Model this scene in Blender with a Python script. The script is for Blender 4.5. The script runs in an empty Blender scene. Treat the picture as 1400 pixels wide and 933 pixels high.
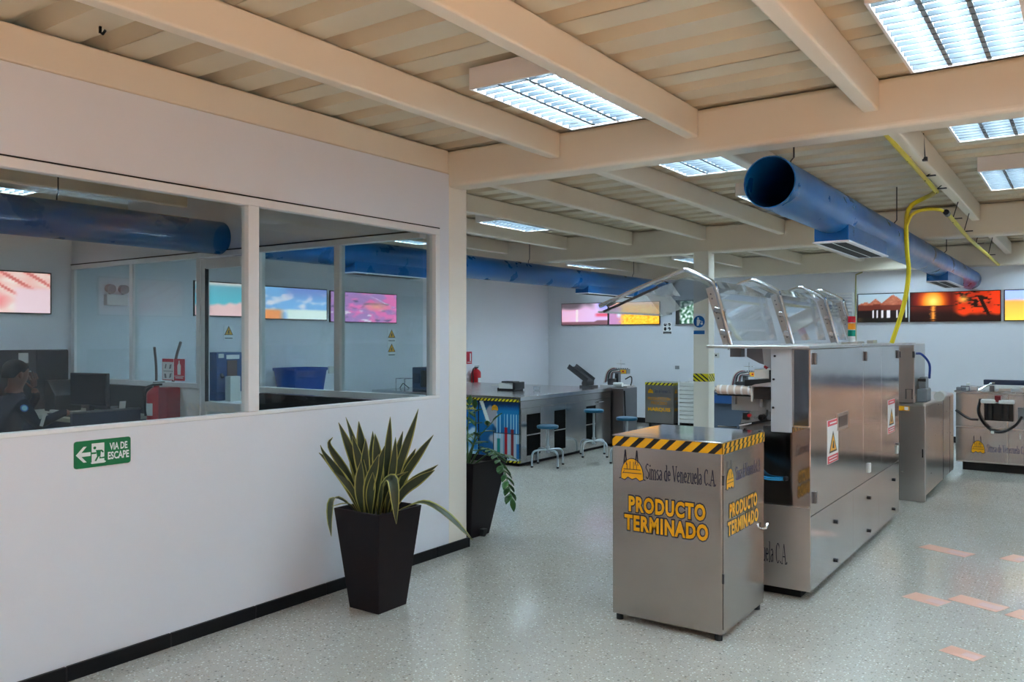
import bpy, bmesh, math, random
from mathutils import Vector, Matrix, noise as mnoise
R = math.radians
random.seed(7)
SC = bpy.context.scene
COL = SC.collection

# ---------------------------------------------------------------- camera, world, exposure
cam_d = bpy.data.cameras.new('camera'); cam = bpy.data.objects.new('camera', cam_d); COL.objects.link(cam)
cam.location = (0, 0, 1.55); cam.rotation_euler = (R(90), 0, R(34.92))
cam_d.sensor_width = 36; cam_d.lens = 36 * 1130 / 1400; cam_d.shift_y = -4.5 / 1400
cam_d.clip_start = .05; cam_d.clip_end = 60
SC.camera = cam
world = bpy.data.worlds.new('world'); SC.world = world; world.use_nodes = True
world.node_tree.nodes['Background'].inputs[0].default_value = (.55, .6, .7, 1)
world.node_tree.nodes['Background'].inputs[1].default_value = .15
SC.view_settings.view_transform = 'Standard'; SC.view_settings.look = 'None'
SC.view_settings.gamma = 1; SC.view_settings.use_curve_mapping = False
SC.view_settings.exposure = 0.72
sun_d = bpy.data.lights.new('sun', 'SUN'); sun = bpy.data.objects.new('sun', sun_d); COL.objects.link(sun)
sun_d.energy = 84; sun_d.color = (1.0, .55, .36); sun_d.angle = R(1.0)
sun.location = (9, -.5, 5); sun.rotation_euler = (0, R(55), 0)       # low warm sun through the right hand window
TUBE_POWER = 42.0

# ---------------------------------------------------------------- helpers
def lin(c):
    return tuple((x / 12.92 if x <= .04045 else ((x + .055) / 1.055) ** 2.4) for x in c)
def rgb(r, g, b): return lin((r / 255, g / 255, b / 255))
MATS = {}
def mat(name, col, rough=.5, metal=0.0, spec=.5, bump=0, bscale=80, var=0, vscale=6, emit=0, rvar=0, coat=0):
    if name in MATS: return MATS[name]
    m = bpy.data.materials.new(name); m.use_nodes = True; MATS[name] = m
    nt = m.node_tree; N = nt.nodes; L = nt.links; b = N['Principled BSDF']
    b.inputs['Base Color'].default_value = (*col, 1); b.inputs['Roughness'].default_value = rough
    b.inputs['Metallic'].default_value = metal; b.inputs['Specular IOR Level'].default_value = spec
    b.inputs['Coat Weight'].default_value = coat
    if emit:
        b.inputs['Emission Color'].default_value = (*col, 1); b.inputs['Emission Strength'].default_value = emit
    if bump or var or rvar:
        tc = N.new('ShaderNodeTexCoord')
    if var or rvar:
        n = N.new('ShaderNodeTexNoise'); n.inputs['Scale'].default_value = vscale; n.inputs['Detail'].default_value = 5
        L.new(tc.outputs['Object'], n.inputs['Vector'])
    if var:
        mx = N.new('ShaderNodeMix'); mx.data_type = 'RGBA'
        mx.inputs[6].default_value = (*[max(0, c * (1 - var)) for c in col], 1)
        mx.inputs[7].default_value = (*[min(1, c * (1 + var)) for c in col], 1)
        L.new(n.outputs['Fac'], mx.inputs[0]); L.new(mx.outputs[2], b.inputs['Base Color'])
    if rvar:
        mr = N.new('ShaderNodeMapRange'); mr.inputs[3].default_value = max(0, rough - rvar); mr.inputs[4].default_value = rough + rvar
        mr.inputs[1].default_value = .3; mr.inputs[2].default_value = .7
        L.new(n.outputs['Fac'], mr.inputs[0]); L.new(mr.outputs[0], b.inputs['Roughness'])
    if bump:
        n2 = N.new('ShaderNodeTexNoise'); n2.inputs['Scale'].default_value = bscale; n2.inputs['Detail'].default_value = 3
        L.new(tc.outputs['Object'], n2.inputs['Vector'])
        bp = N.new('ShaderNodeBump'); bp.inputs['Strength'].default_value = bump; bp.inputs['Distance'].default_value = .01
        L.new(n2.outputs['Fac'], bp.inputs['Height']); L.new(bp.outputs[0], b.inputs['Normal'])
    return m
def steel(name, col, rough, rv=.06, brush=(3, 3, 60)):
    """brushed stainless sheet: stretched noise in the roughness and a slight wave in the sheet"""
    m = bpy.data.materials.new(name); m.use_nodes = True; MATS[name] = m
    nt = m.node_tree; N = nt.nodes; L = nt.links; b = N['Principled BSDF']
    b.inputs['Metallic'].default_value = 1
    tc = N.new('ShaderNodeTexCoord'); mp = N.new('ShaderNodeMapping'); mp.inputs['Scale'].default_value = brush
    L.new(tc.outputs['Object'], mp.inputs['Vector'])
    n = N.new('ShaderNodeTexNoise'); n.inputs['Scale'].default_value = 4; n.inputs['Detail'].default_value = 4
    L.new(mp.outputs[0], n.inputs['Vector'])
    mr = N.new('ShaderNodeMapRange'); mr.inputs[3].default_value = max(.02, rough - rv); mr.inputs[4].default_value = rough + rv
    L.new(n.outputs['Fac'], mr.inputs[0]); L.new(mr.outputs[0], b.inputs['Roughness'])
    n2 = N.new('ShaderNodeTexNoise'); n2.inputs['Scale'].default_value = 2.2; n2.inputs['Detail'].default_value = 3
    L.new(tc.outputs['Object'], n2.inputs['Vector'])
    mx = N.new('ShaderNodeMix'); mx.data_type = 'RGBA'
    mx.inputs[6].default_value = (*[c * .82 for c in col], 1); mx.inputs[7].default_value = (*[min(1, c * 1.14) for c in col], 1)
    L.new(n2.outputs['Fac'], mx.inputs[0]); L.new(mx.outputs[2], b.inputs['Base Color'])
    bp = N.new('ShaderNodeBump'); bp.inputs['Strength'].default_value = .10; bp.inputs['Distance'].default_value = .02
    L.new(n2.outputs['Fac'], bp.inputs['Height']); L.new(bp.outputs[0], b.inputs['Normal'])
    return m
def glass(name, tint, refl=1.0, haze=0.0, hazecol=(.8, .85, .9)):
    """thin clear sheet: transparent body with Schlick mirror reflection on both faces"""
    m = bpy.data.materials.new(name); m.use_nodes = True; MATS[name] = m
    nt = m.node_tree; N = nt.nodes; L = nt.links; N.remove(N['Principled BSDF']); out = N['Material Output']
    lw = N.new('ShaderNodeLayerWeight'); lw.inputs[0].default_value = .5
    p = N.new('ShaderNodeMath'); p.operation = 'POWER'; p.inputs[1].default_value = 5
    L.new(lw.outputs['Facing'], p.inputs[0])
    ma = N.new('ShaderNodeMath'); ma.operation = 'MULTIPLY_ADD'; ma.inputs[1].default_value = .9; ma.inputs[2].default_value = .045 * refl
    ma.use_clamp = True; L.new(p.outputs[0], ma.inputs[0])
    t = N.new('ShaderNodeBsdfTransparent'); t.inputs[0].default_value = (*tint, 1)
    g = N.new('ShaderNodeBsdfGlossy'); g.inputs['Roughness'].default_value = .0
    body = t
    if haze:
        d = N.new('ShaderNodeBsdfDiffuse'); d.inputs[0].default_value = (*hazecol, 1)
        hm = N.new('ShaderNodeMixShader'); hm.inputs[0].default_value = haze
        L.new(t.outputs[0], hm.inputs[1]); L.new(d.outputs[0], hm.inputs[2]); body = hm
    mx = N.new('ShaderNodeMixShader'); L.new(ma.outputs[0], mx.inputs[0]); L.new(body.outputs[0], mx.inputs[1]); L.new(g.outputs[0], mx.inputs[2])
    L.new(mx.outputs[0], out.inputs[0])
    return m
def print_mat(name, emit, rough=.35):
    """flat print: colours come from the sheet's colour attribute; backlit prints glow with the same colours"""
    m = bpy.data.materials.new(name); m.use_nodes = True; MATS[name] = m
    nt = m.node_tree; N = nt.nodes; L = nt.links; b = N['Principled BSDF']
    a = N.new('ShaderNodeVertexColor'); a.layer_name = 'ink'
    L.new(a.outputs['Color'], b.inputs['Base Color']); b.inputs['Roughness'].default_value = rough
    if emit:
        L.new(a.outputs['Color'], b.inputs['Emission Color']); b.inputs['Emission Strength'].default_value = emit
    return m

def wloc(o):
    v = Vector((0, 0, 0))
    while o is not None:
        v += o.location; o = o.parent
    return v
def tag(o, label=None, cat=None, group=None, kind=None):
    if label: o['label'] = label
    if cat: o['category'] = cat
    if group: o['group'] = group
    if kind: o['kind'] = kind
    return o
def thing(name, label, cat, loc=(0, 0, 0), group=None):
    o = bpy.data.objects.new(name, None); COL.objects.link(o); o.location = loc; o.empty_display_size = .1
    return tag(o, label, cat, group)
def copy_tree(o, parent=None):
    c = o.copy(); COL.objects.link(c)
    if parent is not None: c.parent = parent
    for ch in list(o.children): copy_tree(ch, c)
    return c

class MB:
    """collects faces in world (or prototype) coordinates; build() links them as one mesh object"""
    def __init__(s): s.v = []; s.f = []; s.m = []
    def add(s, vs, fs, mi=0):
        k = len(s.v); s.v += [tuple(p) for p in vs]; s.f += [tuple(i + k for i in f) for f in fs]; s.m += [mi] * len(fs); return s
    def box(s, x0, x1, y0, y1, z0, z1, mi=0):
        return s.add([(x0, y0, z0), (x1, y0, z0), (x1, y1, z0), (x0, y1, z0), (x0, y0, z1), (x1, y0, z1), (x1, y1, z1), (x0, y1, z1)],
                     [(3, 2, 1, 0), (4, 5, 6, 7), (0, 1, 5, 4), (1, 2, 6, 5), (2, 3, 7, 6), (3, 0, 4, 7)], mi)
    def obox(s, c, ax, ay, az, mi=0):
        c = Vector(c); ax = Vector(ax); ay = Vector(ay); az = Vector(az)
        vs = [c + ax * i + ay * j + az * k for k in (-1, 1) for i, j in ((-1, -1), (1, -1), (1, 1), (-1, 1))]
        return s.add(vs, [(3, 2, 1, 0), (4, 5, 6, 7), (0, 1, 5, 4), (1, 2, 6, 5), (2, 3, 7, 6), (3, 0, 4, 7)], mi)
    def cyl(s, p0, p1, r0, r1=None, n=12, mi=0, caps=True):
        r1 = r0 if r1 is None else r1
        p0 = Vector(p0); p1 = Vector(p1); d = (p1 - p0).normalized()
        a = d.orthogonal().normalized(); b = d.cross(a)
        vs = []
        for p, r in ((p0, r0), (p1, r1)):
            for i in range(n):
                t = 2 * math.pi * i / n; vs.append(p + a * (r * math.cos(t)) + b * (r * math.sin(t)))
        fs = [(i, (i + 1) % n, n + (i + 1) % n, n + i) for i in range(n)]
        if caps: fs += [tuple(range(n - 1, -1, -1)), tuple(range(n, 2 * n))]
        return s.add(vs, fs, mi)
    def tube(s, pts, r, n=8, mi=0, closed=False):
        P = [Vector(p) for p in pts]; k = len(P)
        rr = r if isinstance(r, (list, tuple)) else [r] * k
        T = []
        for i in range(k):
            if closed: t = P[(i + 1) % k] - P[i - 1]
            else: t = P[min(i + 1, k - 1)] - P[max(i - 1, 0)]
            T.append(t.normalized())
        a = T[0].orthogonal().normalized(); vs = []
        for i in range(k):
            a = (a - T[i] * a.dot(T[i])).normalized(); b = T[i].cross(a)
            for j in range(n):
                t = 2 * math.pi * j / n; vs.append(P[i] + a * (rr[i] * math.cos(t)) + b * (rr[i] * math.sin(t)))
        fs = []
        for i in range(k if closed else k - 1):
            q = (i + 1) % k
            fs += [(i * n + j, i * n + (j + 1) % n, q * n + (j + 1) % n, q * n + j) for j in range(n)]
        if not closed: fs += [tuple(range(n - 1, -1, -1)), tuple((k - 1) * n + j for j in range(n))]
        return s.add(vs, fs, mi)
    def prism(s, poly, o, u, w, d, mi=0):
        """polygon (a,b) -> o + a*u + b*w, thickened by vector d"""
        o = Vector(o); u = Vector(u); w = Vector(w); d = Vector(d); n = len(poly)
        vs = [o + u * a + w * b for a, b in poly]; vs += [p + d for p in vs]
        return s.add(vs, [tuple(range(n - 1, -1, -1)), tuple(range(n, 2 * n))] + [(i, (i + 1) % n, n + (i + 1) % n, n + i) for i in range(n)], mi)
    def lathe(s, c, prof, n=20, mi=0):
        c = Vector(c); vs = []
        for r, z in prof:
            for i in range(n):
                t = 2 * math.pi * i / n; vs.append(c + Vector((r * math.cos(t), r * math.sin(t), z)))
        fs = []
        for k in range(len(prof) - 1):
            fs += [(k * n + i, k * n + (i + 1) % n, (k + 1) * n + (i + 1) % n, (k + 1) * n + i) for i in range(n)]
        fs += [tuple(range(n - 1, -1, -1)), tuple((len(prof) - 1) * n + i for i in range(n))]
        return s.add(vs, fs, mi)
    def quad(s, *p, mi=0): return s.add(p, [tuple(range(len(p)))], mi)
    def build(s, name, mats, parent=None, smooth=False, bevel=0, seg=2):
        if not isinstance(mats, (list, tuple)): mats = [mats]
        if parent is not None: off = wloc(parent)
        else:
            xs = [p[0] for p in s.v]; ys = [p[1] for p in s.v]; zs = [p[2] for p in s.v]
            off = Vector(((min(xs) + max(xs)) / 2, (min(ys) + max(ys)) / 2, min(zs)))
        me = bpy.data.meshes.new(name)
        me.from_pydata([(p[0] - off.x, p[1] - off.y, p[2] - off.z) for p in s.v], [], s.f)
        for m in mats: me.materials.append(m)
        for p, mi in zip(me.polygons, s.m): p.material_index = mi; p.use_smooth = bool(smooth)
        if smooth is not False and smooth is not True:
            me.set_sharp_from_angle(angle=R(smooth))
        elif smooth: me.set_sharp_from_angle(angle=R(40))
        me.update()
        o = bpy.data.objects.new(name, me); COL.objects.link(o)
        if parent is not None: o.parent = parent
        else: o.location = off
        if bevel:
            b = o.modifiers.new('edge', 'BEVEL'); b.width = bevel; b.segments = seg; b.limit_method = 'ANGLE'; b.angle_limit = R(40)
        return o
def bez(p0, p1, p2, n):
    p0, p1, p2 = Vector(p0), Vector(p1), Vector(p2)
    return [p0 * (1 - t) ** 2 + p1 * (2 * t * (1 - t)) + p2 * t * t for t in [i / n for i in range(n + 1)]]
def smoothpath(pts, n=6):
    """Catmull-Rom through the points"""
    P = [Vector(p) for p in pts]; P = [P[0] * 2 - P[1]] + P + [P[-1] * 2 - P[-2]]; out = []
    for i in range(1, len(P) - 2):
        for k in range(n):
            t = k / n; a, b, c, d = P[i - 1], P[i], P[i + 1], P[i + 2]
            out.append(.5 * ((2 * b) + (c - a) * t + (2 * a - 5 * b + 4 * c - d) * t * t + (3 * b - a - 3 * c + d) * t ** 3))
    out.append(P[-2]); return out

# ---- lettering
def text_geo(s, offset=0.0, spacing=1.0):
    cu = bpy.data.curves.new('t', 'FONT'); cu.body = s; cu.offset = offset; cu.space_character = spacing; cu.align_x = 'CENTER'
    cu.space_line = .92; cu.resolution_u = 3
    ob = bpy.data.objects.new('t', cu); COL.objects.link(ob)
    dg = bpy.context.evaluated_depsgraph_get(); ev = ob.evaluated_get(dg); me = ev.to_mesh()
    vs = [v.co.copy() for v in me.vertices]; fs = [tuple(p.vertices) for p in me.polygons]
    ev.to_mesh_clear(); bpy.data.objects.remove(ob); bpy.data.curves.remove(cu)
    return vs, fs
def lettering(name, s, m, parent, o, u, w, width, height, offset=0, base=0, lift=.0015, spacing=1.0):
    """text filling a width x height box whose lower left corner is o, along unit vectors u (right) and w (up)"""
    o = Vector(o); u = Vector(u); w = Vector(w); nrm = u.cross(w)
    bv, _ = text_geo(s, base, spacing)
    x0 = min(p.x for p in bv); x1 = max(p.x for p in bv); y0 = min(p.y for p in bv); y1 = max(p.y for p in bv)
    vs, fs = text_geo(s, offset, spacing)
    mb = MB(); mb.add([o + u * ((p.x - x0) / (x1 - x0) * width) + w * ((p.y - y0) / (y1 - y0) * height) + nrm * lift for p in vs], fs)
    return mb.build(name, m, parent)
def arc(cx, cy, rx, ry, a0, a1, n=10):
    return [(cx + rx * math.cos(R(a0 + (a1 - a0) * i / n)), cy + ry * math.sin(R(a0 + (a1 - a0) * i / n))) for i in range(n + 1)]
X = .66
SERIF = {
 'S': (.56, [arc(.27, .76, .21, .21, 40, 200, 9) + arc(.27, .27, .22, .24, 70, -150, 12)], []),
 'i': (.27, [[(.13, 0), (.13, X)]], [(.03, .23, 0), (.03, .14, X)]),
 'm': (.86, [[(.12, 0), (.12, X)], arc(.27, .44, .15, .2, 160, 0, 7) + [(.42, 0)], arc(.57, .44, .15, .2, 160, 0, 7) + [(.72, 0)]], [(.02, .22, 0), (.32, .52, 0), (.62, .82, 0), (.02, .12, X)]),
 's': (.42, [arc(.2, .50, .14, .14, 40, 200, 8) + arc(.2, .18, .15, .17, 70, -150, 9)], []),
 'a': (.48, [arc(.2, .5, .14, .14, 150, 0, 6) + [(.34, .08), (.42, .02)], [(.34, .4), (.2, .36)] + arc(.18, .18, .12, .17, 90, 300, 8) + [(.34, .12)]], []),
 'd': (.52, [[(.38, 0), (.38, 1)], arc(.22, .32, .16, .32, 60, 320, 14)], [(.28, .38, 1), (.38, .48, 0)]),
 'e': (.46, [[(.08, .38), (.38, .38)] + arc(.22, .34, .16, .31, 10, 320, 14)], []),
 'V': (.68, [[(.06, .98), (.33, 0)]], [(-.03, .18, .98), (.48, .69, .98)], [[(.33, 0), (.6, .98)]]),
 'n': (.56, [[(.12, 0), (.12, X)], arc(.27, .44, .15, .2, 160, 0, 7) + [(.42, 0)]], [(.02, .22, 0), (.32, .52, 0), (.02, .12, X)]),
 'z': (.46, [[(.36, .63), (.08, .03)]], [(.05, .4, .63), (.05, .42, .03)]),
 'u': (.56, [[(.12, X), (.12, .2)] + arc(.27, .2, .15, .19, 180, 330, 7), [(.43, X), (.43, 0)]], [(.02, .12, X), (.33, .43, X), (.43, .53, 0)]),
 'l': (.27, [[(.13, 0), (.13, 1)]], [(.03, .23, 0), (.03, .13, 1)]),
 'C': (.62, [arc(.32, .49, .25, .48, 45, 315, 18)], [], [[(.5, .72), (.5, .95)]]),
 'A': (.7, [[(.36, .98), (.62, 0)]], [(-.02, .2, 0), (.5, .74, 0), (.16, .5, .35)], [[(.36, .98), (.08, 0)]]),
 '.': (.22, [], []), ' ': (.28, [], []),
}
def serif_lettering(name, s, m, parent, o, u, w, width, height, lift=.0015):
    o = Vector(o); u = Vector(u); w = Vector(w); nrm = u.cross(w); total = sum(SERIF[c][0] for c in s)
    sx = width / total; mb = MB(); x = 0
    P = lambda a, b: o + u * (a * sx) + w * (b * height) + nrm * lift
    def nib(pts, tx, ty):
        for (a, b), (c, d) in zip(pts, pts[1:]):
            if abs(c - a) > abs(d - b): q = [(a, b - ty), (c, d - ty), (c, d + ty), (a, b + ty)]; 
            else: q = [(a - tx, b), (a + tx, b), (c + tx, d), (c - tx, d)]
            mb.quad(*[P(x + e, f) for e, f in q])
    for ch in s:
        g = SERIF[ch]
        for st in g[1]: nib(st, .055, .035)
        for (a, b, y) in g[2]: nib([(a, y), (b, y)], .04, .026)
        if len(g) > 3:
            for st in g[3]: nib(st, .026, .026)
        if ch in 'i': mb.quad(*[P(x + a, b) for a, b in ((.07, .82), (.19, .82), (.19, .94), (.07, .94))])
        if ch == '.': mb.quad(*[P(x + a, b) for a, b in ((.03, 0), (.15, 0), (.15, .11), (.03, .11))])
        x += g[0]
    return mb.build(name, m, parent)
def hazard(name, parent, o, u, w, length, height, n, lift=.0012, slant=1.0, a='tape_yellow', b='tape_black'):
    """yellow tape with n slanted black bars"""
    o = Vector(o); u = Vector(u); w = Vector(w); nrm = u.cross(w); mb = MB()
    P = lambda q, r, k: o + u * q + w * r + nrm * (lift * k)
    mb.quad(P(0, 0, 1), P(length, 0, 1), P(length, height, 1), P(0, height, 1), mi=0)
    p = length / n; sl = height * slant; bw = p * .42
    for i in range(-1, n + 1):
        x = i * p + p * .15
        pts = [(x, 0), (x + bw, 0), (x + bw + sl, height), (x + sl, height)]
        # clip to the tape
        def cl(pts, xc, keep):
            out = []
            for k in range(len(pts)):
                p0, p1 = pts[k], pts[(k + 1) % len(pts)]
                i0, i1 = keep(p0[0]), keep(p1[0])
                if i0: out.append(p0)
                if i0 != i1:
                    t = (xc - p0[0]) / (p1[0] - p0[0]); out.append((xc, p0[1] + (p1[1] - p0[1]) * t))
            return out
        pts = cl(pts, 0, lambda q: q >= 0)
        if len(pts) > 2: pts = cl(pts, length, lambda q: q <= length)
        if len(pts) > 2: mb.quad(*[P(q, r, 1.6) for q, r in pts], mi=1)
    return mb.build(name, [MATS[a], MATS[b]], parent)
def dome_logo(parent, o, u, w, width, height):
    """yellow dome with a wavy foot between two dark lattice spires"""
    o = Vector(o); u = Vector(u); w = Vector(w); nrm = u.cross(w)
    P = lambda a, b, k=1: o + u * (a * width) + w * (b * height) + nrm * (.0013 * k)
    dome = lambda g: [(.5 + (.43 + g) * math.cos(R(t)), .16 + (.55 + g) * math.sin(R(t))) for t in range(0, 181, 12)]
    foot = [(.07, .06), (.2, .02), (.33, .12), (.5, .05), (.66, .11), (.8, .02), (.93, .06)]
    mb = MB()
    mb.quad(*[P(a, b, 1) for a, b in dome(.025) + [(a, b - .03) for a, b in foot]], mi=1)
    mb.quad(*[P(a, b, 1.7) for a, b in dome(0) + foot], mi=0)
    for (a, b, c, d) in ((.12, .2, .2, .32), (.16, .36, .84, .37), (.12, .24, .88, .25), (.3, .37, .3, .55), (.42, .37, .42, .62), (.56, .37, .56, .62), (.68, .37, .68, .55)):
        v = (-.012, 0) if abs(a - c) < .01 else (0, .012)
        mb.quad(P(a - v[0], b - v[1], 2.2), P(c - v[0], d - v[1], 2.2), P(c + v[0], d + v[1], 2.2), P(a + v[0], b + v[1], 2.2), mi=1)
    for x in (.22, .68):
        for (a, b, c, d, t) in ((-.06, .5, 0, 1, .012), (.06, .5, 0, 1, .012), (-.05, .62, .05, .62, .01), (-.035, .74, .035, .74, .01), (-.06, .52, .04, .7, .008)):
            mb.quad(P(x + a - t, b, 2.4), P(x + a + t, b + .005, 2.4), P(x + c + t, d, 2.4), P(x + c - t, d, 2.4), mi=1)
    mb.quad(P(-.02, .06, 1.5), P(.1, .1, 1.5), P(.1, .07, 1.5), P(-.02, .03, 1.5), mi=1)
    mb.quad(P(.92, .09, 1.5), P(1.02, .06, 1.5), P(1.02, .03, 1.5), P(.92, .06, 1.5), mi=1)
    return mb.build('dome_logo', [MATS['sticker_yellow'], MATS['ink_dark']], parent)
def sheet(name, parent, o, u, w, width, height, fn, m, nx=64, ny=24, lift=.002):
    """flat printed sheet; fn(s,t) gives the ink colour (sRGB 0-1) at each grid point"""
    o = Vector(o); u = Vector(u); w = Vector(w); nrm = u.cross(w); mb = MB()
    vs = [o + u * (width * i / nx) + w * (height * j / ny) + nrm * lift for j in range(ny + 1) for i in range(nx + 1)]
    fs = [(j * (nx + 1) + i, j * (nx + 1) + i + 1, (j + 1) * (nx + 1) + i + 1, (j + 1) * (nx + 1) + i) for j in range(ny) for i in range(nx)]
    mb.add(vs, fs); ob = mb.build(name, m, parent)
    ca = ob.data.color_attributes.new('ink', 'FLOAT_COLOR', 'POINT')
    k = 0
    for j in range(ny + 1):
        for i in range(nx + 1):
            c = fn(i / nx, j / ny); ca.data[k].color = (*lin(tuple(max(0, min(1, q)) for q in c)), 1); k += 1
    return ob
def nz(x, y, s=1.0, seed=0.0): return mnoise.noise(Vector((x * s, y * s, seed)))
def mixc(a, b, t):
    t = max(0, min(1, t)); return tuple(p + (q - p) * t for p, q in zip(a, b))
def sstep(a, b, x):
    t = max(0, min(1, (x - a) / (b - a))); return t * t * (3 - 2 * t)
UX = (1, 0, 0); UY = (0, 1, 0); UZ = (0, 0, 1); NX = (-1, 0, 0); NY = (0, -1, 0)

# ---------------------------------------------------------------- materials
wall_m = mat('painted_wall', rgb(222, 224, 230), .55, bump=.03, bscale=60, var=.015, vscale=2)
beam_m = mat('cream_beam_paint', rgb(226, 214, 194), .38, var=.03, vscale=3)
deck_m = mat('cream_deck_paint', rgb(206, 195, 170), .45, var=.04, vscale=4)
column_m = mat('column_paint', rgb(238, 231, 218), .4, var=.02, vscale=3)
white_m = mat('white_frame_paint', rgb(228, 228, 228), .4)
black_m = mat('black_skirting', rgb(12, 10, 13), .45, spec=.25)
gap_m = mat('dark_joint', rgb(25, 24, 24), .8)
dark_m = mat('black_plastic', rgb(12, 12, 14), .4)
grey_m = mat('grey_plastic', rgb(120, 124, 128), .45)
offwhite_m = mat('offwhite_plastic', rgb(205, 205, 200), .4)
navy_m = mat('navy_panel', rgb(24, 34, 60), .6)
blue_m = mat('duct_blue', rgb(0, 80, 140), .3, var=.06, vscale=3, rvar=.05)
pot_m = mat('pot_brown_black', rgb(24, 16, 20), .6, spec=.25, bump=.04, bscale=200)
soil_m = mat('soil', rgb(48, 36, 28), .9, bump=.5, bscale=60)
chrome_m = mat('chrome', (.75, .76, .78), .12, 1)
seat_m = mat('seat_blue', rgb(0, 82, 112), .4)
legm = mat('stool_enamel', rgb(180, 190, 196), .3, .6)
yellow_m = mat('hose_yellow', rgb(205, 185, 20), .4)
cyan_m = mat('hose_cyan', rgb(0, 140, 200), .35)
red_m = mat('extinguisher_red', rgb(190, 16, 30), .3)
tape_y = mat('tape_yellow', rgb(238, 172, 0), .35)
tape_b = mat('tape_black', rgb(18, 14, 14), .35)
tape_y2 = mat('tape_lemon', rgb(222, 205, 30), .4)
sticker_y = mat('sticker_yellow', rgb(240, 172, 0), .35)
sticker_w = mat('sticker_white', rgb(235, 235, 235), .35)
sticker_r = mat('sticker_red', rgb(205, 40, 60), .35)
sticker_b = mat('sticker_blue', rgb(10, 95, 170), .35)
ink_m = mat('ink_dark', rgb(26, 26, 52), .4)
inkblue_m = mat('ink_navy', rgb(36, 42, 92), .4)
green_m = mat('sign_green', rgb(0, 112, 62), .35)
wood_m = mat('desk_top', rgb(178, 176, 162), .45)
brown_m = mat('brown_handle', rgb(96, 72, 66), .6)
skin_m = mat('skin', rgb(128, 82, 62), .55)
uniform_m = mat('uniform_navy', rgb(12, 16, 32), .9, spec=.15)
hair_m = mat('hair_black', rgb(8, 7, 7), .9, spec=.1)
leaf_m = mat('leaf_green', rgb(46, 56, 34), .4, var=.45, vscale=22)
leafy_m = mat('leaf_yellow_margin', rgb(156, 152, 78), .45)
zz_m = mat('glossy_leaf', rgb(48, 88, 40), .3, var=.2, vscale=8)
stem_m = mat('green_stem', rgb(70, 100, 50), .5)
binblue_m = mat('bin_blue', rgb(8, 66, 146), .4)
device_m = mat('device_blue', rgb(30, 72, 124), .4)
tube_m = mat('lamp_tube', (.62, .85, 1.0), .4, emit=TUBE_POWER)
warm_m = tube_m
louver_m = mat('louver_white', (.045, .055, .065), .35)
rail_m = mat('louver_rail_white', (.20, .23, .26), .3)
void_m = mat('opening_shade', (.004, .004, .004), .9, spec=.1)  # near black that paints the shade inside openings
housing_m = mat('housing_white', rgb(226, 220, 216), .4)
st_cab = steel('steel_cabinet', (.41, .365, .33), .21, .05, (2, 2, 30))
st_mach = steel('steel_machine', (.56, .54, .53), .15, .04, (2, 2, 30))
st_pol = steel('steel_polished', (.34, .33, .33), .07, .03, (2, 2, 30))
st_bench = steel('steel_bench', (.46, .45, .44), .22, .05, (30, 2, 2))
st_far = steel('steel_far', (.58, .56, .54), .28, .015, (2, 2, 5))
st_dark = steel('steel_dark', (.18, .18, .19), .3, .05)
glass_m = glass('window_glass', (.93, .965, .97), 1.0)
inglass_m = glass('partition_glass', (.90, .955, .965), .35)
acryl_m = glass('acrylic', (.92, .94, .955), 1.4, .06, (.75, .78, .82))
backlit_m = print_mat('backlit_print', .5)
poster_m = print_mat('poster_print', 0)

def terrazzo():
    m = bpy.data.materials.new('terrazzo'); m.use_nodes = True
    nt = m.node_tree; N = nt.nodes; L = nt.links; b = N['Principled BSDF']
    tc = N.new('ShaderNodeTexCoord')
    def vor(sc, lo, hi):
        v = N.new('ShaderNodeTexVoronoi'); v.inputs['Scale'].default_value = sc; L.new(tc.outputs['Object'], v.inputs['Vector'])
        r = N.new('ShaderNodeMapRange'); r.inputs[1].default_value = lo; r.inputs[2].default_value = hi; r.inputs[3].default_value = 1; r.inputs[4].default_value = 0
        L.new(v.outputs['Distance'], r.inputs[0]); return v, r
    n = N.new('ShaderNodeTexNoise'); n.inputs['Scale'].default_value = 1.1; n.inputs['Detail'].default_value = 4; L.new(tc.outputs['Object'], n.inputs['Vector'])
    base = N.new('ShaderNodeMix'); base.data_type = 'RGBA'
    base.inputs[6].default_value = (*rgb(166, 159, 148), 1); base.inputs[7].default_value = (*rgb(187, 182, 174), 1)
    L.new(n.outputs['Fac'], base.inputs[0]); cur = base.outputs[2]
    for sc, hi, col, thr in ((38, .30, rgb(120, 116, 110), .62), (60, .36, rgb(228, 228, 222), .55), (95, .30, rgb(104, 106, 106), .6), (70, .34, rgb(160, 148, 128), .6)):
        v, r = vor(sc, .12, hi)
        g = N.new('ShaderNodeMath'); g.operation = 'GREATER_THAN'; g.inputs[1].default_value = thr
        sp = N.new('ShaderNodeSeparateColor'); L.new(v.outputs['Color'], sp.inputs[0]); L.new(sp.outputs[0], g.inputs[0])
        mu = N.new('ShaderNodeMath'); mu.operation = 'MULTIPLY'; L.new(r.outputs[0], mu.inputs[0]); L.new(g.outputs[0], mu.inputs[1])
        mx = N.new('ShaderNodeMix'); mx.data_type = 'RGBA'; mx.inputs[7].default_value = (*col, 1)
        L.new(mu.outputs[0], mx.inputs[0]); L.new(cur, mx.inputs[6]); cur = mx.outputs[2]
    L.new(cur, b.inputs['Base Color'])
    mr = N.new('ShaderNodeMapRange'); mr.inputs[3].default_value = .07; mr.inputs[4].default_value = .20
    L.new(n.outputs['Fac'], mr.inputs[0]); L.new(mr.outputs[0], b.inputs['Roughness'])
    b.inputs['Specular IOR Level'].default_value = .5
    return m
terrazzo_m = terrazzo()
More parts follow.
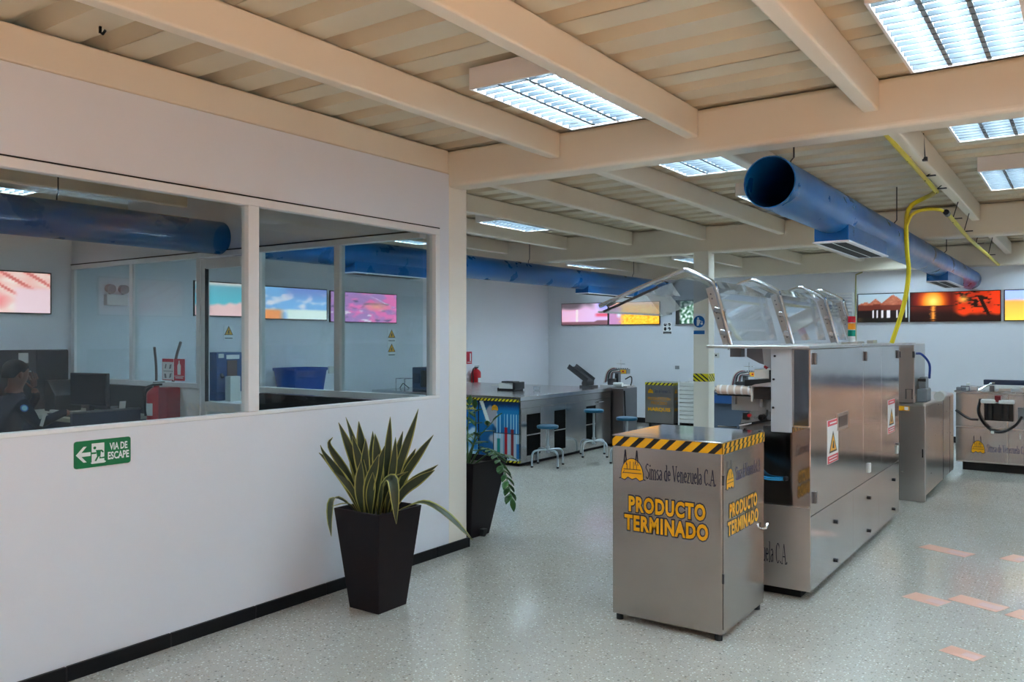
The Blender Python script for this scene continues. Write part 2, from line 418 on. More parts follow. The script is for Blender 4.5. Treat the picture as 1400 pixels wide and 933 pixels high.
# ================================================================ THE SETTING
XL, XR, YF, YB = -8.72, 4.6, -3.6, 13.75      # inside faces of the hall
ZD = 2.91                                      # underside of the deck
def struct(o, label=None): return tag(o, label, None, None, 'structure')
fl = struct(MB().box(XL - .1, XR + .1, YF - .1, YB + .1, -.12, 0).build('floor', terrazzo_m), 'pale grey speckled terrazzo floor of the plant hall')
wl = struct(MB().box(XL - .1, XL, YF - .1, YB + .1, 0, 3.02).build('wall_left', wall_m), 'white far left wall carrying backlit pictures')
wb = struct(MB().box(XL, XR, YB, YB + .1, 0, 3.02).build('wall_back', wall_m), 'white back wall behind the machines')
SW = (-2.9, 1.7, .75, 2.45)                     # window in the right wall, out of view: y0, y1, z0, z1
wr = struct(MB().box(XR, XR + .1, YF - .1, SW[0], 0, 3.02).box(XR, XR + .1, SW[1], YB + .1, 0, 3.02).box(XR, XR + .1, SW[0], SW[1], 0, SW[2]).box(XR, XR + .1, SW[0], SW[1], SW[3], 3.02).build('wall_right', wall_m), 'white right wall with a sunlit window, out of view')
w4 = struct(MB().box(XR + .01, XR + .07, SW[0], SW[1], SW[2], SW[2] + .05).box(XR + .01, XR + .07, SW[0], SW[1], SW[3] - .05, SW[3]).box(XR + .01, XR + .07, SW[0], SW[0] + .05, SW[2] + .05, SW[3] - .05).box(XR + .01, XR + .07, SW[1] - .05, SW[1], SW[2] + .05, SW[3] - .05).build('window_4', white_m), 'white framed window in the right wall')
for k in range(3):
    a_ = SW[0] + .05 + k * 1.5; b_ = a_ + 1.5
    MB().box(XR + .03, XR + .036, a_, b_, SW[2] + .05, SW[3] - .05).build('pane', glass_m, w4)
    if k: MB().box(XR + .012, XR + .068, a_ - .03, a_ + .03, SW[2] + .05, SW[3] - .05).build('mullion', white_m, w4)
wf = struct(MB().box(XL, XR, YF - .1, YF, 0, 3.02).build('wall_front', wall_m))
struct(MB().box(XL, XR, YB - .014, YB, 0, .09).build('baseboard_back', black_m), 'black skirting along the back wall')
struct(MB().box(XL, XL + .014, YF, YB - .02, 0, .09).build('baseboard_far_left', black_m), 'black skirting along the far left wall')

# ceiling: slab, pressed deck sheets, joists and main beams
ce = struct(MB().box(XL - .1, XR + .1, YF - .1, YB + .1, 2.985, 3.1).build('ceiling', deck_m), 'cream steel deck ceiling on painted beams')
PITCH = .31; NP = 3; SHEET = PITCH * NP
prof = []
for k in range(NP):
    y = k * PITCH
    prof += [(y, 0), (y + .165, 0), (y + .20, .07), (y + .275, .07)]
prof += [(SHEET, 0)]
dm = MB()
for i in range(len(prof) - 1):
    (y0, z0), (y1, z1) = prof[i], prof[i + 1]
    dm.quad((XL, y0, z0), (XR, y0, z0), (XR, y1, z1), (XL, y1, z1))
dm.quad((XL, SHEET - .004, -.004), (XR, SHEET - .004, -.004), (XR, SHEET + .022, -.003), (XL, SHEET + .022, -.003))   # lap seam
deck0 = dm.build('deck_panel', deck_m, ce); deck0.location = Vector((0, YF - .1, ZD)) ; 
# child meshes are stored relative to the ceiling's own origin
cl_ = wloc(ce)
for v in deck0.data.vertices: v.co += cl_
deck0.location = Vector((0, 2.12 - 7 * SHEET, ZD)) - cl_
y = 2.12 - 6 * SHEET
while y < YB - .02:
    d = deck0.copy(); COL.objects.link(d); d.location = Vector((0, y, ZD)) - cl_; y += SHEET
JX = [-8.66 + .9655 * k for k in range(5)] + [-3.82, -2.88, -1.925, -.935, .035, 1.0, 1.97, 2.94, 3.91]
BEAMS = [(-.28, -.10, 2.635), (4.62, 4.80, 2.635), (9.50, 9.68, 2.575), (13.57, 13.75, 2.58)]
for (a, b, z) in BEAMS:
    MB().box(XL, XR, a, b, z, ZD - .012).build('main_beam', beam_m, ce, bevel=.028, seg=4)
spans = [(YF, -.28), (-.10, 4.62), (4.80, 9.50), (9.68, 13.57)]
for jx in JX:
    for (a, b) in spans:
        MB().box(jx - .04, jx + .04, a, b, 2.73, ZD - .012).build('joist', beam_m, ce, bevel=.012, seg=3)

# office partition (long wall on the left)
XP = -3.78; XQ = -3.90; SILL = 1.12; HEAD = 2.33; YW0, YW1 = -1.7, 4.515
pw = MB()
pw.box(XQ, XP, YF, 4.62, .0, SILL); pw.box(XQ, XP, YF, 4.62, HEAD, 2.727)
pw.box(XQ, XP, YW1, 4.62, SILL, HEAD); pw.box(XQ, XP, YF, YW0, SILL, HEAD)
pwo = struct(pw.build('wall_partition', wall_m), 'white office partition wall with a long window')
bb = struct(MB().box(XP, XP + .010, YF, 4.62, 0, .066).build('baseboard_left', gap_m), 'black tiled skirting along the white office partition')
ys = [4.835, 4.475]
yy = 3.99 - .03
while yy > YF: ys.append(yy); yy -= .515
for a, b in zip(ys[1:], ys): MB().box(XP, XP + .016, a + .003, b - .003, 0, .070).build('skirting_tile', black_m, bb, bevel=.002, seg=1)
MB().box(XP - .2, XP + .016, 4.832, 4.848, 0, .070).build('skirting_tile', black_m, bb)
c1 = struct(MB().box(-3.98, XP, 4.62, 4.832, 0, 2.66).build('column', column_m, bevel=.012, seg=3), 'cream column ending the white office partition')
c2 = struct(MB().box(-3.945, -3.75, 9.50, 9.69, 0, 2.60).build('column', column_m, bevel=.012, seg=3), 'cream column with hazard tape behind the finished product cabinet')
hazard('hazard_tape', c2, (-3.945, 9.50, 1.02), UX, UZ, .195, .095, 3, .002, -1.3, 'tape_lemon')
hazard('hazard_tape', c2, (-3.75, 9.50, 1.02), UY, UZ, .19, .095, 3, .002, -1.3, 'tape_lemon')

# window 1: frame, mullions, panes
win = struct(MB().box(XP - .055, XP + .006, YW0, YW1, HEAD - .052, HEAD - .007).build('window_1', white_m, bevel=.004), 'long white framed window of the office partition')
MB().box(XP - .055, XP + .004, YW0, YW1, HEAD - .007, HEAD).build('shadow_gap', gap_m, win)
MB().box(XP - .055, XP + .004, YW0, YW1, SILL, SILL + .022).build('window_sill', white_m, win, bevel=.004)
MB().box(XP - .055, XP + .006, YW1 - .045, YW1, SILL + .022, HEAD - .052).build('window_frame', white_m, win, bevel=.004)
for ym in (2.92, 1.34, -.24):
    MB().box(XP - .055, XP + .008, ym - .036, ym + .036, SILL + .022, HEAD - .052).build('mullion', white_m, win, bevel=.004)
ye = [YW1 - .045, 2.92, 1.34, -.24, YW0]
for b, a in zip(ye, ye[1:]):
    MB().box(XP - .030, XP - .024, a + .03, b - .005 if b == ye[0] else b - .03, SILL + .015, HEAD - .048).build('pane', glass_m, win)

# inner glazed partition of the office, running from the long window to the far left wall
YI = 4.45
ip = MB(); ip.box(XL, XQ, YI, YI + .09, 2.31, ZD - .01)
ipo = struct(ip.build('wall_inner_header', wall_m), 'white wall above the inner glass partition')
ib = struct(MB().box(-5.70, XQ, YI, YI + .06, 0, 1.085).box(XL, -7.17, YI, YI + .06, 0, 1.085).build('wall_inner_lower', dark_m), 'black lower panels of the inner glass partition')
iw2 = struct(MB().box(-7.17, -6.52, YI + .005, YI + .06, 0, 1.10).build('wall_inner_panel', white_m), 'white lower panel beside the glass door')
w2 = struct(MB().box(XL, XQ, YI - .01, YI + .06, 2.262, 2.306).build('window_2', white_m, bevel=.004), 'inner glass partition between office and hall')
MB().box(XL, XQ, YI - .012, YI + .05, 2.306, 2.316).build('shadow_gap', gap_m, w2)
for (a, b) in ((XL, -6.52), (-5.70, XQ)):
    MB().box(a, b, YI - .012, YI + .062, 1.095, 1.14).build('rail', white_m, w2, bevel=.004)
for xm in (XL + .03, -7.60, -6.52, -5.70, -4.75):
    MB().box(xm - .03, xm + .03, YI - .006, YI + .056, 1.14, 2.262).build('mullion', white_m, w2, bevel=.004)
for (a, b) in ((XL + .06, -7.63), (-7.57, -6.55), (-5.67, -4.78), (-4.72, XQ)):
    MB().box(a, b, YI + .020, YI + .026, 1.14, 2.262).build('pane', inglass_m, w2)
d1 = struct(MB().box(-6.49, -6.42, YI, YI + .045, .02, 2.25).box(-5.80, -5.73, YI, YI + .045, .02, 2.25).box(-6.42, -5.80, YI, YI + .045, 2.16, 2.25)
            .box(-6.42, -5.80, YI, YI + .045, .90, .985).box(-6.42, -5.80, YI, YI + .045, .02, .2).build('door_1', white_m, bevel=.004), 'white framed glass door in the inner partition')
MB().box(-6.425, -5.795, YI + .018, YI + .024, .98, 2.165).build('pane', inglass_m, d1)
MB().box(-6.425, -5.795, YI + .018, YI + .024, .195, .905).build('pane', inglass_m, d1)
MB().box(-6.425, -6.415, YI - .002, YI + .03, .985, 2.165).build('glazing_gasket', gap_m, d1)

# white louvred vent on the back wall
vt = struct(MB().box(-3.46, -3.03, YB - .03, YB, 1.80, 1.83).box(-3.46, -3.03, YB - .03, YB, 2.23, 2.26).box(-3.46, -3.43, YB - .03, YB, 1.83, 2.23).box(-3.06, -3.03, YB - .03, YB, 1.83, 2.23).build('window_3', white_m), 'white louvred vent on the back wall beside the hut picture')
for k in range(7):
    z = 1.85 + k * .055
    MB().obox((-3.245, YB - .02, z + .02), (.187, 0, 0), (0, .012, .014), (0, .003, -.003)).build('slat', white_m, vt)

# flat pale orange patches with pinker insets on the floor to the right of the machine
om = mat('pale_orange', rgb(216, 164, 142), .3); omw = mat('pale_pink', rgb(214, 176, 172), .4)
for (x, yv, w_, d_) in ((-.85, 6.74, .34, .09), (-.42, 6.78, .13, .12), (-.79, 5.42, .22, .09), (-.53, 5.51, .28, .09), (-.51, 4.59, .17, .07), (-.30, 5.42, .12, .1)):
    ax = Vector((.82, -.57, 0)); ax = Vector((.93, -.37, 0)).normalized(); ay = Vector((.37, .93, 0)).normalized()
    mb = MB().obox((x, yv, .0006), ax * (w_ / 2), ay * (d_ * .85), (0, 0, .0006))
    s_ = mb.build('floor_marking', om, fl)
    MB().obox(Vector((x, yv, .0013)) + ax * (w_ * .25), ax * (w_ * .22), ay * (d_ * .4), (0, 0, .0004)).build('floor_marking_inset', omw, s_)
# ================================================================ CEILING LIGHTS
def make_light(tm, label, group):
    r = thing('ceiling_light', label, 'light', (0, 0, 0), group)
    hb = MB(); hb.box(-.245, .245, -.5, .5, .10, .108)
    hb.box(-.245, -.232, -.5, .5, 0, .10); hb.box(.232, .245, -.5, .5, 0, .10); hb.box(-.232, .232, -.5, -.487, 0, .10); hb.box(-.232, .232, .487, .5, 0, .10)
    hb.build('housing', housing_m, r)
    for x in (-.155, 0, .155):
        MB().cyl((x, -.475, .055), (x, .475, .055), .014, n=8).build('fluorescent_tube', tm, r, smooth=True)
    for x in (-.078, .078):
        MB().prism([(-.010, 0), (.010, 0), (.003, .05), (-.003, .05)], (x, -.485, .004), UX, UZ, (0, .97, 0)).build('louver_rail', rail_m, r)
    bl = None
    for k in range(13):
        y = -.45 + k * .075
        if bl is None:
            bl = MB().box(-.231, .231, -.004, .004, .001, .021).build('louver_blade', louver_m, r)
            bl.location = (0, y, 0)
        else:
            q = bl.copy(); COL.objects.link(q); q.location = (0, y, 0)
    return r
lp = make_light(tube_m, 'louvred fluorescent ceiling light over the snake plant side of the aisle', 'louvred ceiling lights')
lw_ = make_light(warm_m, 'added unseen louvred ceiling light', 'louvred ceiling lights')
LIGHTS = [(-2.315, 3.79, 'large louvred ceiling light before the first main beam, left of the two nearest', 0),
 (-.445, 3.79, 'largest louvred ceiling light at the top right corner', 0),
 (-2.315, 5.545, 'louvred ceiling light just behind the main beam, left of the blue duct mouth', 0),
 (-.445, 5.485, 'louvred ceiling light behind the main beam at the right edge, upper one', 0),
 (-2.315, 7.61, 'louvred ceiling light partly hidden by the blue duct mouth', 0),
 (-.445, 7.61, 'louvred ceiling light at the right edge, lower of the two beyond the main beam', 0),
 (-5.205, 7.61, 'narrow strip of ceiling light seen beside the cream end column', 0),
 (-.445, 12.9, 'farthest ceiling light at the right edge near the back wall', 0),
 (-5.205, 12.75, 'far ceiling light left of the hazard taped column', 0),
 (-7.65, 3.0, 'ceiling light inside the glazed office', 0),
 (-5.205, 1.6, 'ceiling light of the office behind the header wall', 0),
 (1.5, 3.79, None, 1), (1.5, 5.485, None, 0), (1.5, 7.61, None, 0), (1.5, 12.9, None, 0), (3.42, 5.485, None, 1),
 (-2.315, 1.0, None, 1), (-.445, 1.0, None, 1), (1.5, 1.0, None, 1), (-.445, -2.0, None, 1), (1.5, -2.0, None, 0), (-2.315, -2.0, None, 0), (-7.15, 10.6, None, 0), (-7.15, 5.7, None, 0), (-7.15, 7.9, None, 0), (-7.15, 12.7, None, 0), (-5.205, 5.5, None, 0), (-5.205, 10.6, None, 0), (-2.315, 10.6, None, 0), (-2.315, 12.9, None, 0), (-.445, 10.6, None, 0), (-3.36, 10.35, None, 0), (-4.33, 10.35, None, 0), (1.5, 10.6, None, 0), (3.42, 10.6, None, 0), (3.42, 12.9, None, 0), (3.42, 7.61, None, 0), (3.42, 2.0, None, 1)]  # entries without a label are added, unseen lamps that brighten the hall
used = [False, False]
for (x, y, lab, w_) in LIGHTS:
    p = (lp, lw_)[w_]
    o = copy_tree(p) if used[w_] else p
    used[w_] = True; o.location = (x, y, 2.80)
    o['label'] = lab or 'added louvred ceiling light, unseen, brightening the hall'
    if not lab: o['group'] = 'added ceiling lights out of view'

# ================================================================ BLUE DUCTS
def duct(label, X, y0, y1, z, r, boxes, seams):
    t = thing('air_duct', label, 'duct', (X, y0, z - r))
    n = 28; mb = MB()
    for (rr, flip) in ((r, False), (r - .006, True)):
        vs = []
        for y in (y0, y1):
            for i in range(n): a = 2 * math.pi * i / n; vs.append((X + rr * math.cos(a), y, z + rr * math.sin(a)))
        fs = [(i, (i + 1) % n, n + (i + 1) % n, n + i) for i in range(n)]
        if not flip: fs = [f[::-1] for f in fs]
        mb.add(vs, fs)
    vs = [(X + rr * math.cos(2 * math.pi * i / n), y0, z + rr * math.sin(2 * math.pi * i / n)) for rr in (r, r - .006) for i in range(n)]
    mb.add(vs, [(i, n + i, n + (i + 1) % n, (i + 1) % n) for i in range(n)])
    mb.build('duct_body', blue_m, t, smooth=30)
    for ys in seams:
        MB().cyl((X, ys - .012, z), (X, ys + .012, z), r + .004, n=28, caps=False).build('seam_band', blue_m, t, smooth=30)
    for (a, b) in boxes:
        bx = MB().box(X - r * .78, X + r * .78, a, b, z - r - .055, z - r * .55).build('outlet_box', blue_m, t, bevel=.003)
        fr = MB().box(X - r * .84, X + r * .84, a - .015, b + .015, z - r - .063, z - r - .053)
        g = fr.build('outlet_grille', white_m, bx)
        nsl = max(4, int((b - a) / .1))
        for k in range(2):
            MB().box(X - r * .62 + k * r * .65, X - r * .62 + k * r * .65 + r * .55, a + .05, b - .05, z - r - .0645, z - r - .0625).build('grille_slot', gap_m, bx)
    ys = y0 + .35
    while ys < y1:
        MB().tube([(X + .01, ys, z + r), (X + .012, ys, z + r + .03), (X + .03, ys, z + r + .05), (X + .03, ys, 2.88)], .005, 5).build('hanger_hook', dark_m, t); ys += 3.1
    return t
duct('round blue air duct with an open mouth hanging over the machine', -1.42, 4.47, 13.70, 2.395, .142, [(5.78, 7.05), (10.5, 11.9)], [5.35, 6.0, 7.15, 7.9, 8.7, 9.6, 10.3, 11.1, 12.2, 13.0])
duct('round blue air duct running from the office along the far benches', -6.2, -3.5, 13.70, 2.415, .142, [(5.95, 7.05), (10.7, 12.4)], [2.2, 5.5, 7.6, 9.0, 10.2])

# ================================================================ YELLOW AIR PIPE
py = thing('air_pipe', 'yellow compressed air pipe under the ceiling with a drop to the machine', 'pipe', (-.97, 4.9, 2.6))
MB().tube(smoothpath([(-.97, 4.9, 2.745), (-.97, 6.2, 2.71), (-.975, 7.2, 2.69)], 4), .016, 8).build('pipe_run', yellow_m, py, smooth=True)
MB().tube(smoothpath([(-.975, 7.15, 2.69), (-1.05, 7.45, 2.71), (-1.14, 7.6, 2.705), (-1.225, 7.62, 2.66), (-1.262, 7.62, 2.56), (-1.258, 7.61, 2.3), (-1.243, 7.6, 2.09), (-1.28, 7.58, 1.81), (-1.37, 7.58, 1.505)], 6), .019, 8).build('drop_hose', yellow_m, py, smooth=True)
MB().tube(smoothpath([(-1.258, 7.615, 2.50), (-1.22, 7.62, 2.585), (-1.13, 7.63, 2.62), (-1.02, 7.64, 2.612), (-.97, 7.72, 2.585)], 6), .014, 8).build('branch_hose', yellow_m, py, smooth=True)
MB().tube([(-.97, 7.68, 2.59), (-.97, 9.25, 2.525), (-.97, 12.5, 2.505)], .018, 8).build('pipe_run', yellow_m, py, smooth=True)
MB().cyl((-.97, 7.66, 2.59), (-.97, 7.76, 2.585), .024, n=10).build('coupling', dark_m, py)
for (y, z) in ((5.9, 2.72), (6.6, 2.70), (7.15, 2.69), (8.1, 2.57), (8.9, 2.545), (9.9, 2.52), (11.2, 2.51)):
    MB().tube([(-.97, y, z - .02), (-.975, y, z + .01), (-.93, y, 2.735)], .004, 5).box(-.985, -.90, y - .012, y + .012, z + .012, z + .02).build('pipe_hanger', dark_m, py)
tag(MB().tube([(-.90, 6.05, 2.905), (-.89, 6.05, 2.74)], .004, 5).box(-.905, -.875, 6.035, 6.065, 2.72, 2.745).build('hanger_wire', dark_m), 'thin black hanger wire beside the yellow pipe', 'hanger')
tag(MB().box(-3.545, -3.535, 1.925, 1.935, 2.88, 2.91).tube([(-3.54, 1.93, 2.885), (-3.52, 1.93, 2.872), (-3.50, 1.93, 2.885)], .006, 5).build('ceiling_clip', dark_m), 'small black clip under the deck above the office window', 'clip')
cd = tag(MB().tube([(-3.004, YB - .012, 1.45), (-3.004, YB - .012, 2.46), (-3.0, YB - .02, 2.54), (-2.9, YB - .03, 2.575)], .012, 6).build('conduit', mat('conduit_olive', rgb(170, 165, 120), .5), smooth=True), 'olive conduit running up the back wall beside the vent', 'conduit')

# ================================================================ BACKLIT PICTURES
def picture(label, fn, o, u, width, height, nx=72, ny=26):
    """shallow light box with a dark rim; o is the lower left corner of the print seen from the hall"""
    o = Vector(o); u = Vector(u); nrm = u.cross(Vector(UZ)); b = .012
    mb = MB(); W = width + 2 * b; H = height + 2 * b
    mb.obox(o + u * (width / 2) + Vector(UZ) * (height / 2) + nrm * .012, u * (W / 2), Vector(UZ) * (H / 2), nrm * .012)
    r = mb.build('backlit_picture', dark_m); tag(r, label, 'picture', 'backlit landscape pictures')
    sheet('print', r, o + nrm * .024, u, UZ, width, height, fn, backlit_m, nx, ny, .0015)
    return r
def pk_lightning(s, t):
    c = mixc((.93, .72, .82), (.80, .70, .88), s * .8 + nz(s * 3, t * 3, 1, 2) * .3)
    c = mixc(c, (.38, .33, .36), sstep(.62, .95, t + nz(s, t, 3, 5) * .22) * (1 - sstep(.55, .8, s)))
    c = mixc(c, (1, .93, .93), max(0, 1 - abs(s - .34) * 28) * (1 if t < .7 else 0))
    c = mixc(c, (.55, .62, 1), sstep(.72, .9, s) * sstep(.6, .9, t))
    c = mixc(c, (.85, .25, .35), sstep(.7, .8, s) * max(0, 1 - abs(t - .45) * 8))
    return mixc(c, (.48, .32, .36), 1 - sstep(.10, .16, t - .07 * sstep(.7, .8, s)))
def pk_autumn(s, t):
    n = nz(s, t, 12, 1) * .5 + nz(s, t, 26, 4) * .5
    c = mixc((1, .62, .05), (1, .86, .35), .5 + n * 1.4)
    c = mixc(c, (.85, .40, .05), sstep(.15, .5, n))
    c = mixc(c, (.72, .50, .66), 1 - sstep(.16, .34, s + n * .15))
    c = mixc(c, (.9, .95, 1), max(0, 1 - math.hypot((s - .2) * 3, t - .45) * 5))
    return mixc(c, (.95, .72, .60), sstep(.72, 1, t))
def pk_forest(s, t):
    n = nz(s, t, 8, 9)
    return mixc(mixc((.85, .9, .88), (.12, .32, .2), .5 + n * 1.5), (.12, .12, .12), 1 - sstep(.1, .25, s))
def pk_huts(s, t):
    c = mixc((.66, .68, .66), (.55, .62, .66), t)
    for (cx, w_, top, eave) in ((.36, .14, .84, .62), (.72, .26, .97, .60), (.16, .17, .72, .6)):
        x = abs(s - cx) / w_
        if x < 1 and t < eave + (top - eave) * (1 - x) ** .8 and t > eave - .02: c = mixc((.52, .26, .18), (.68, .42, .32), (1 - x) * .6 + nz(s, t, 20, 3) * .6)
        if x < .95 and eave - .18 < t <= eave: c = (.36, .15, .1)
        if x < .95 and .12 < t <= eave - .18: c = (.09, .05, .05)
    for x in (.31, .40, .50, .62, .80, .88):
        if abs(s - x) < (.035 if x == .62 else .016) and .1 < t < .40: c = (.80, .78, .80)
    if t < .14: c = mixc((.10, .08, .06), (.5, .4, .25), max(0, .5 - s * 4))
    return c
def pk_sunset(s, t):
    d = math.hypot((s - .26) * 2.9, t - .68)
    c = mixc((1, .88, .45), (.90, .42, .03), d * 2.6); c = mixc(c, (.42, .06, .02), sstep(.25, .62, d))
    c = mixc(c, (.10, .02, .02), sstep(.5, .95, d) * (1 - sstep(.5, .62, s)))
    if t < .54 and s < .52:
        c = mixc((.12, .03, .02), (.30, .07, .03), sstep(.2, .5, t))
        w_ = max(0, 1 - abs(s - .262) * (26 + nz(s, t, 30, 1) * 14)); c = mixc(c, (1, .62, .22), w_ * (1 if nz(0, t, 14, 2) > -.18 else .25))
        if .53 > t > .5: c = (.08, .02, .02)
    if s > .48:
        r_ = mixc((.70, .16, .04), (.86, .22, .04), nz(s, t, 4, 8) + .5); r_ = mixc(r_, (.88, .2, .02), sstep(.85, 1, s))
        c = mixc(c, r_, sstep(.46, .56, s))
        n = nz(s, t, 9, 6) + nz(s, t, 22, 6) * .6
        c = mixc(c, (.10, .04, .02), sstep(.05, .32, n + .25 - abs(t - .72) * 1.2 - abs(s - .66) * 1.1))
        c = mixc(c, (.86, .66, .28), max(0, 1 - math.hypot((s - .60) * 12, (t - .74) * 6)))
        if abs(s - .83 + (t - .5) * .16) < .022 and t < .8: c = (.13, .05, .03)
        c = mixc(c, (.14, .05, .03), 1 - sstep(.14, .30, t + nz(s, 0, 9, 3) * .12))
    return c
def pk_dune(s, t):
    return mixc(mixc((1, .82, .30), (.98, .66, .28), t * 1.6), (.62, .70, .95), sstep(.62, .74, t + nz(s, t, 4, 3) * .05))
def pk_town(s, t):
    n = nz(s, t, 7, 12)
    c = mixc((.98, .72, .68), (1, .88, .84), .5 + n)
    if (s * 1.4 + t) % .34 < .09 and t > .4: c = (.85, .45, .42)
    c = mixc(c, (.92, .38, .40), max(0, 1 - math.hypot((s - .45) * 5, (t - .28) * 4)))
    return mixc(c, (.96, .82, .84), sstep(.62, .7, s) * (1 - sstep(.55, .68, t)))
def pk_bay(s, t):
    c = mixc((.34, .78, .82), (.45, .68, .74), t)
    c = mixc(c, (1, .86, .80), sstep(.85, 1, t) * .8)
    c = mixc(c, (.98, .76, .74), 1 - sstep(.26, .38, t - .14 * nz(s, 0, 6, 1) - .12 * s))
    for q in ((.08, .72), (.10, .42)): c = mixc(c, (.92, .40, .44), 1 if math.hypot((s - q[0]) * 1.7, t - q[1]) < .13 else 0)
    return c
def pk_clouds(s, t):
    n = nz(s, t, 4, 3) + .5 * nz(s, t, 9, 3)
    c = mixc((.50, .70, .88), (.92, .88, .92), sstep(-.1, .5, n)); c = mixc(c, (.48, .55, .80), sstep(.5, 1, t) * sstep(.2, .5, s))
    c = mixc(c, (1, .60, .34), (1 - sstep(.22, .36, t)) * (1 - sstep(.22, .34, s)))
    return mixc(c, (.92, .94, .90), (1 - sstep(.28, .34, t)) * sstep(.3, .4, s))
def pk_flowers(s, t):
    n = nz(s, t, 5, 14) + .5 * nz(s, t, 11, 14)
    c = mixc((.68, .50, .72), (.96, .46, .70), sstep(-.2, .4, n + (s - .5) * .7)); c = mixc(c, (.42, .36, .50), sstep(.25, .5, nz(s, t, 7, 33)))
    c = mixc(c, (1, .62, .52), max(0, 1 - math.hypot((s - .68) * 4, (t - .55) * 5)))
    return mixc(c, (.94, .86, .88), sstep(.3, .5, nz(s, t, 8, 51)) * (1 - sstep(.3, .5, t)))
PH = .40; PZ = 1.80
picture('backlit picture of pink lightning sky, leftmost on the back wall', pk_lightning, (-8.40, YB, PZ), UX, 1.0, PH)
picture('backlit picture of golden autumn trees on the back wall', pk_autumn, (-7.36, YB, PZ), UX, 1.01, PH)
picture('green forest picture half hidden by the hazard taped column', pk_forest, (-6.02, YB, PZ), UX, .40, PH)
picture('picture of thatched red huts beside the white vent', pk_huts, (-2.965, YB, PZ), UX, .70, .425)
picture('wide picture of a red sunset over water', pk_sunset, (-2.215, YB, PZ), UX, 1.17, .425, 110, 34)
picture('orange and blue picture at the right edge of the back wall', pk_dune, (-.985, YB, PZ), UX, 1.0, .425)
# on the far left wall the viewer's right is +Y
picture('pink town picture on the office wall above the seated person', pk_town, (XL, 3.22, PZ), UY, 1.0, PH)
picture('turquoise bay picture seen through the glass door', pk_bay, (XL, 5.89, PZ + .02), UY, .90, PH)
picture('cloudy sky picture seen through the glass, left of the pink flowers', pk_clouds, (XL, 6.87, PZ), UY, 1.08, PH + .01)
picture('pink flower picture seen through the right window pane', pk_flowers, (XL, 8.03, PZ - .02), UY, 1.33, PH + .02)

# ================================================================ WALL SIGNS AND FITTINGS
def plate(name, label, cat, c, u, w_, h_, m, t=.004, group=None):
    c = Vector(c); u = Vector(u); n = u.cross(Vector(UZ))
    return tag(MB().obox(c + n * (t / 2), u * (w_ / 2), Vector(UZ) * (h_ / 2), n * (t / 2)).build(name, m), label, cat, group)
def mark(name, parent, m, c, u, polys, lift):
    """flat printed shapes: polys in metres around centre c"""
    c = Vector(c); u = Vector(u); n = u.cross(Vector(UZ)); mb = MB()
    for p in polys: mb.quad(*[c + u * a + Vector(UZ) * b + n * lift for a, b in p])
    return mb.build(name, m, parent)
def disc(cx, cy, rx, ry=None, n=20): ry = ry or rx; return [(cx + rx * math.cos(2 * math.pi * i / n), cy + ry * math.sin(2 * math.pi * i / n)) for i in range(n)]
# escape route sign on the partition (viewer's right is +Y)
ec = Vector((XP, 2.0725, 1.0135))
es = MB(); rr = .012; W = .135; H = .0625
poly = [(sx * (W - rr) + rr * math.cos(R(a)), sy * (H - rr) + rr * math.sin(R(a))) for sx, sy, a0 in ((1, 1, 0), (-1, 1, 90), (-1, -1, 180), (1, -1, 270)) for a in (a0, a0 + 30, a0 + 60, a0 + 90)]
es.prism(poly, ec, UY, UZ, (.004, 0, 0))
es = tag(es.build('escape_sign', green_m), 'green escape route sign with a white arrow on the office partition', 'sign')
mark('arrow', es, sticker_w, ec, UY, [[(-.125, 0), (-.083, .036), (-.083, .023), (-.103, .009), (-.062, .009), (-.062, -.009), (-.103, -.009), (-.083, -.023), (-.083, -.036)]][0:0] + [[(-.128, 0), (-.093, .036), (-.078, .036), (-.102, .009), (-.102, -.009), (-.078, -.036), (-.093, -.036)], [(-.11, .009), (-.11, -.009), (-.06, -.009), (-.06, .009)]], .0052)
mark('doorway_symbol', es, sticker_w, ec, UY, [[(-.055, -.047), (.005, -.047), (.005, .047), (-.055, .047)], [(-.055, -.047), (-.06, -.040), (-.055, -.040)], [(.005, -.047), (.014, -.042), (.005, -.036)]], .0052)
mark('running_figure', es, green_m, ec, UY, [disc(-.041, .026, .007, n=10), [(-.036, .016), (-.006, .014), (.002, .004), (-.002, .0), (-.012, .008), (-.014, -.014), (-.03, -.018), (-.034, .008)], [(-.056, .006), (-.034, .006), (-.034, -.002), (-.056, -.002)], [(-.03, -.014), (-.02, -.012), (-.034, -.036), (-.042, -.034)], [(-.018, -.012), (-.012, -.02), (.012, -.018), (.012, -.026), (-.02, -.026)]], .0064)
lettering('lettering', 'VIA DE', sticker_w, es, ec + Vector((.004, .030, .008)), UY, UZ, .088, .034, .03, .03, .0012)
lettering('lettering', 'ESCAPE', sticker_w, es, ec + Vector((.004, .022, -.036)), UY, UZ, .104, .036, .03, .03, .0012)
# blue safety sign on the hazard taped column
sg = plate('safety_sign', 'blue and white round safety sign on the taped column', 'sign', (-3.868, 9.50, 1.715), UX, .15, .25, sticker_w)
mark('blue_disc', sg, sticker_b, (-3.868, 9.50, 1.745), UX, [disc(0, 0, .072)], -.0055 + .0110)
mark('figure_symbol', sg, sticker_w, (-3.868, 9.50, 1.745), UX, [disc(-.012, .04, .012, n=10), [(-.03, .026), (.006, .026), (.012, -.01), (-.006, -.05), (-.03, -.05)], disc(.034, -.025, .016, n=10), [(.0, .02), (.05, .0), (.048, -.006), (.0, .01)]], .0068)
mark('blue_band', sg, sticker_b, (-3.868, 9.50, 1.615), UX, [[(-.07, -.022), (.07, -.022), (.07, .022), (-.07, .022)]], .0055)
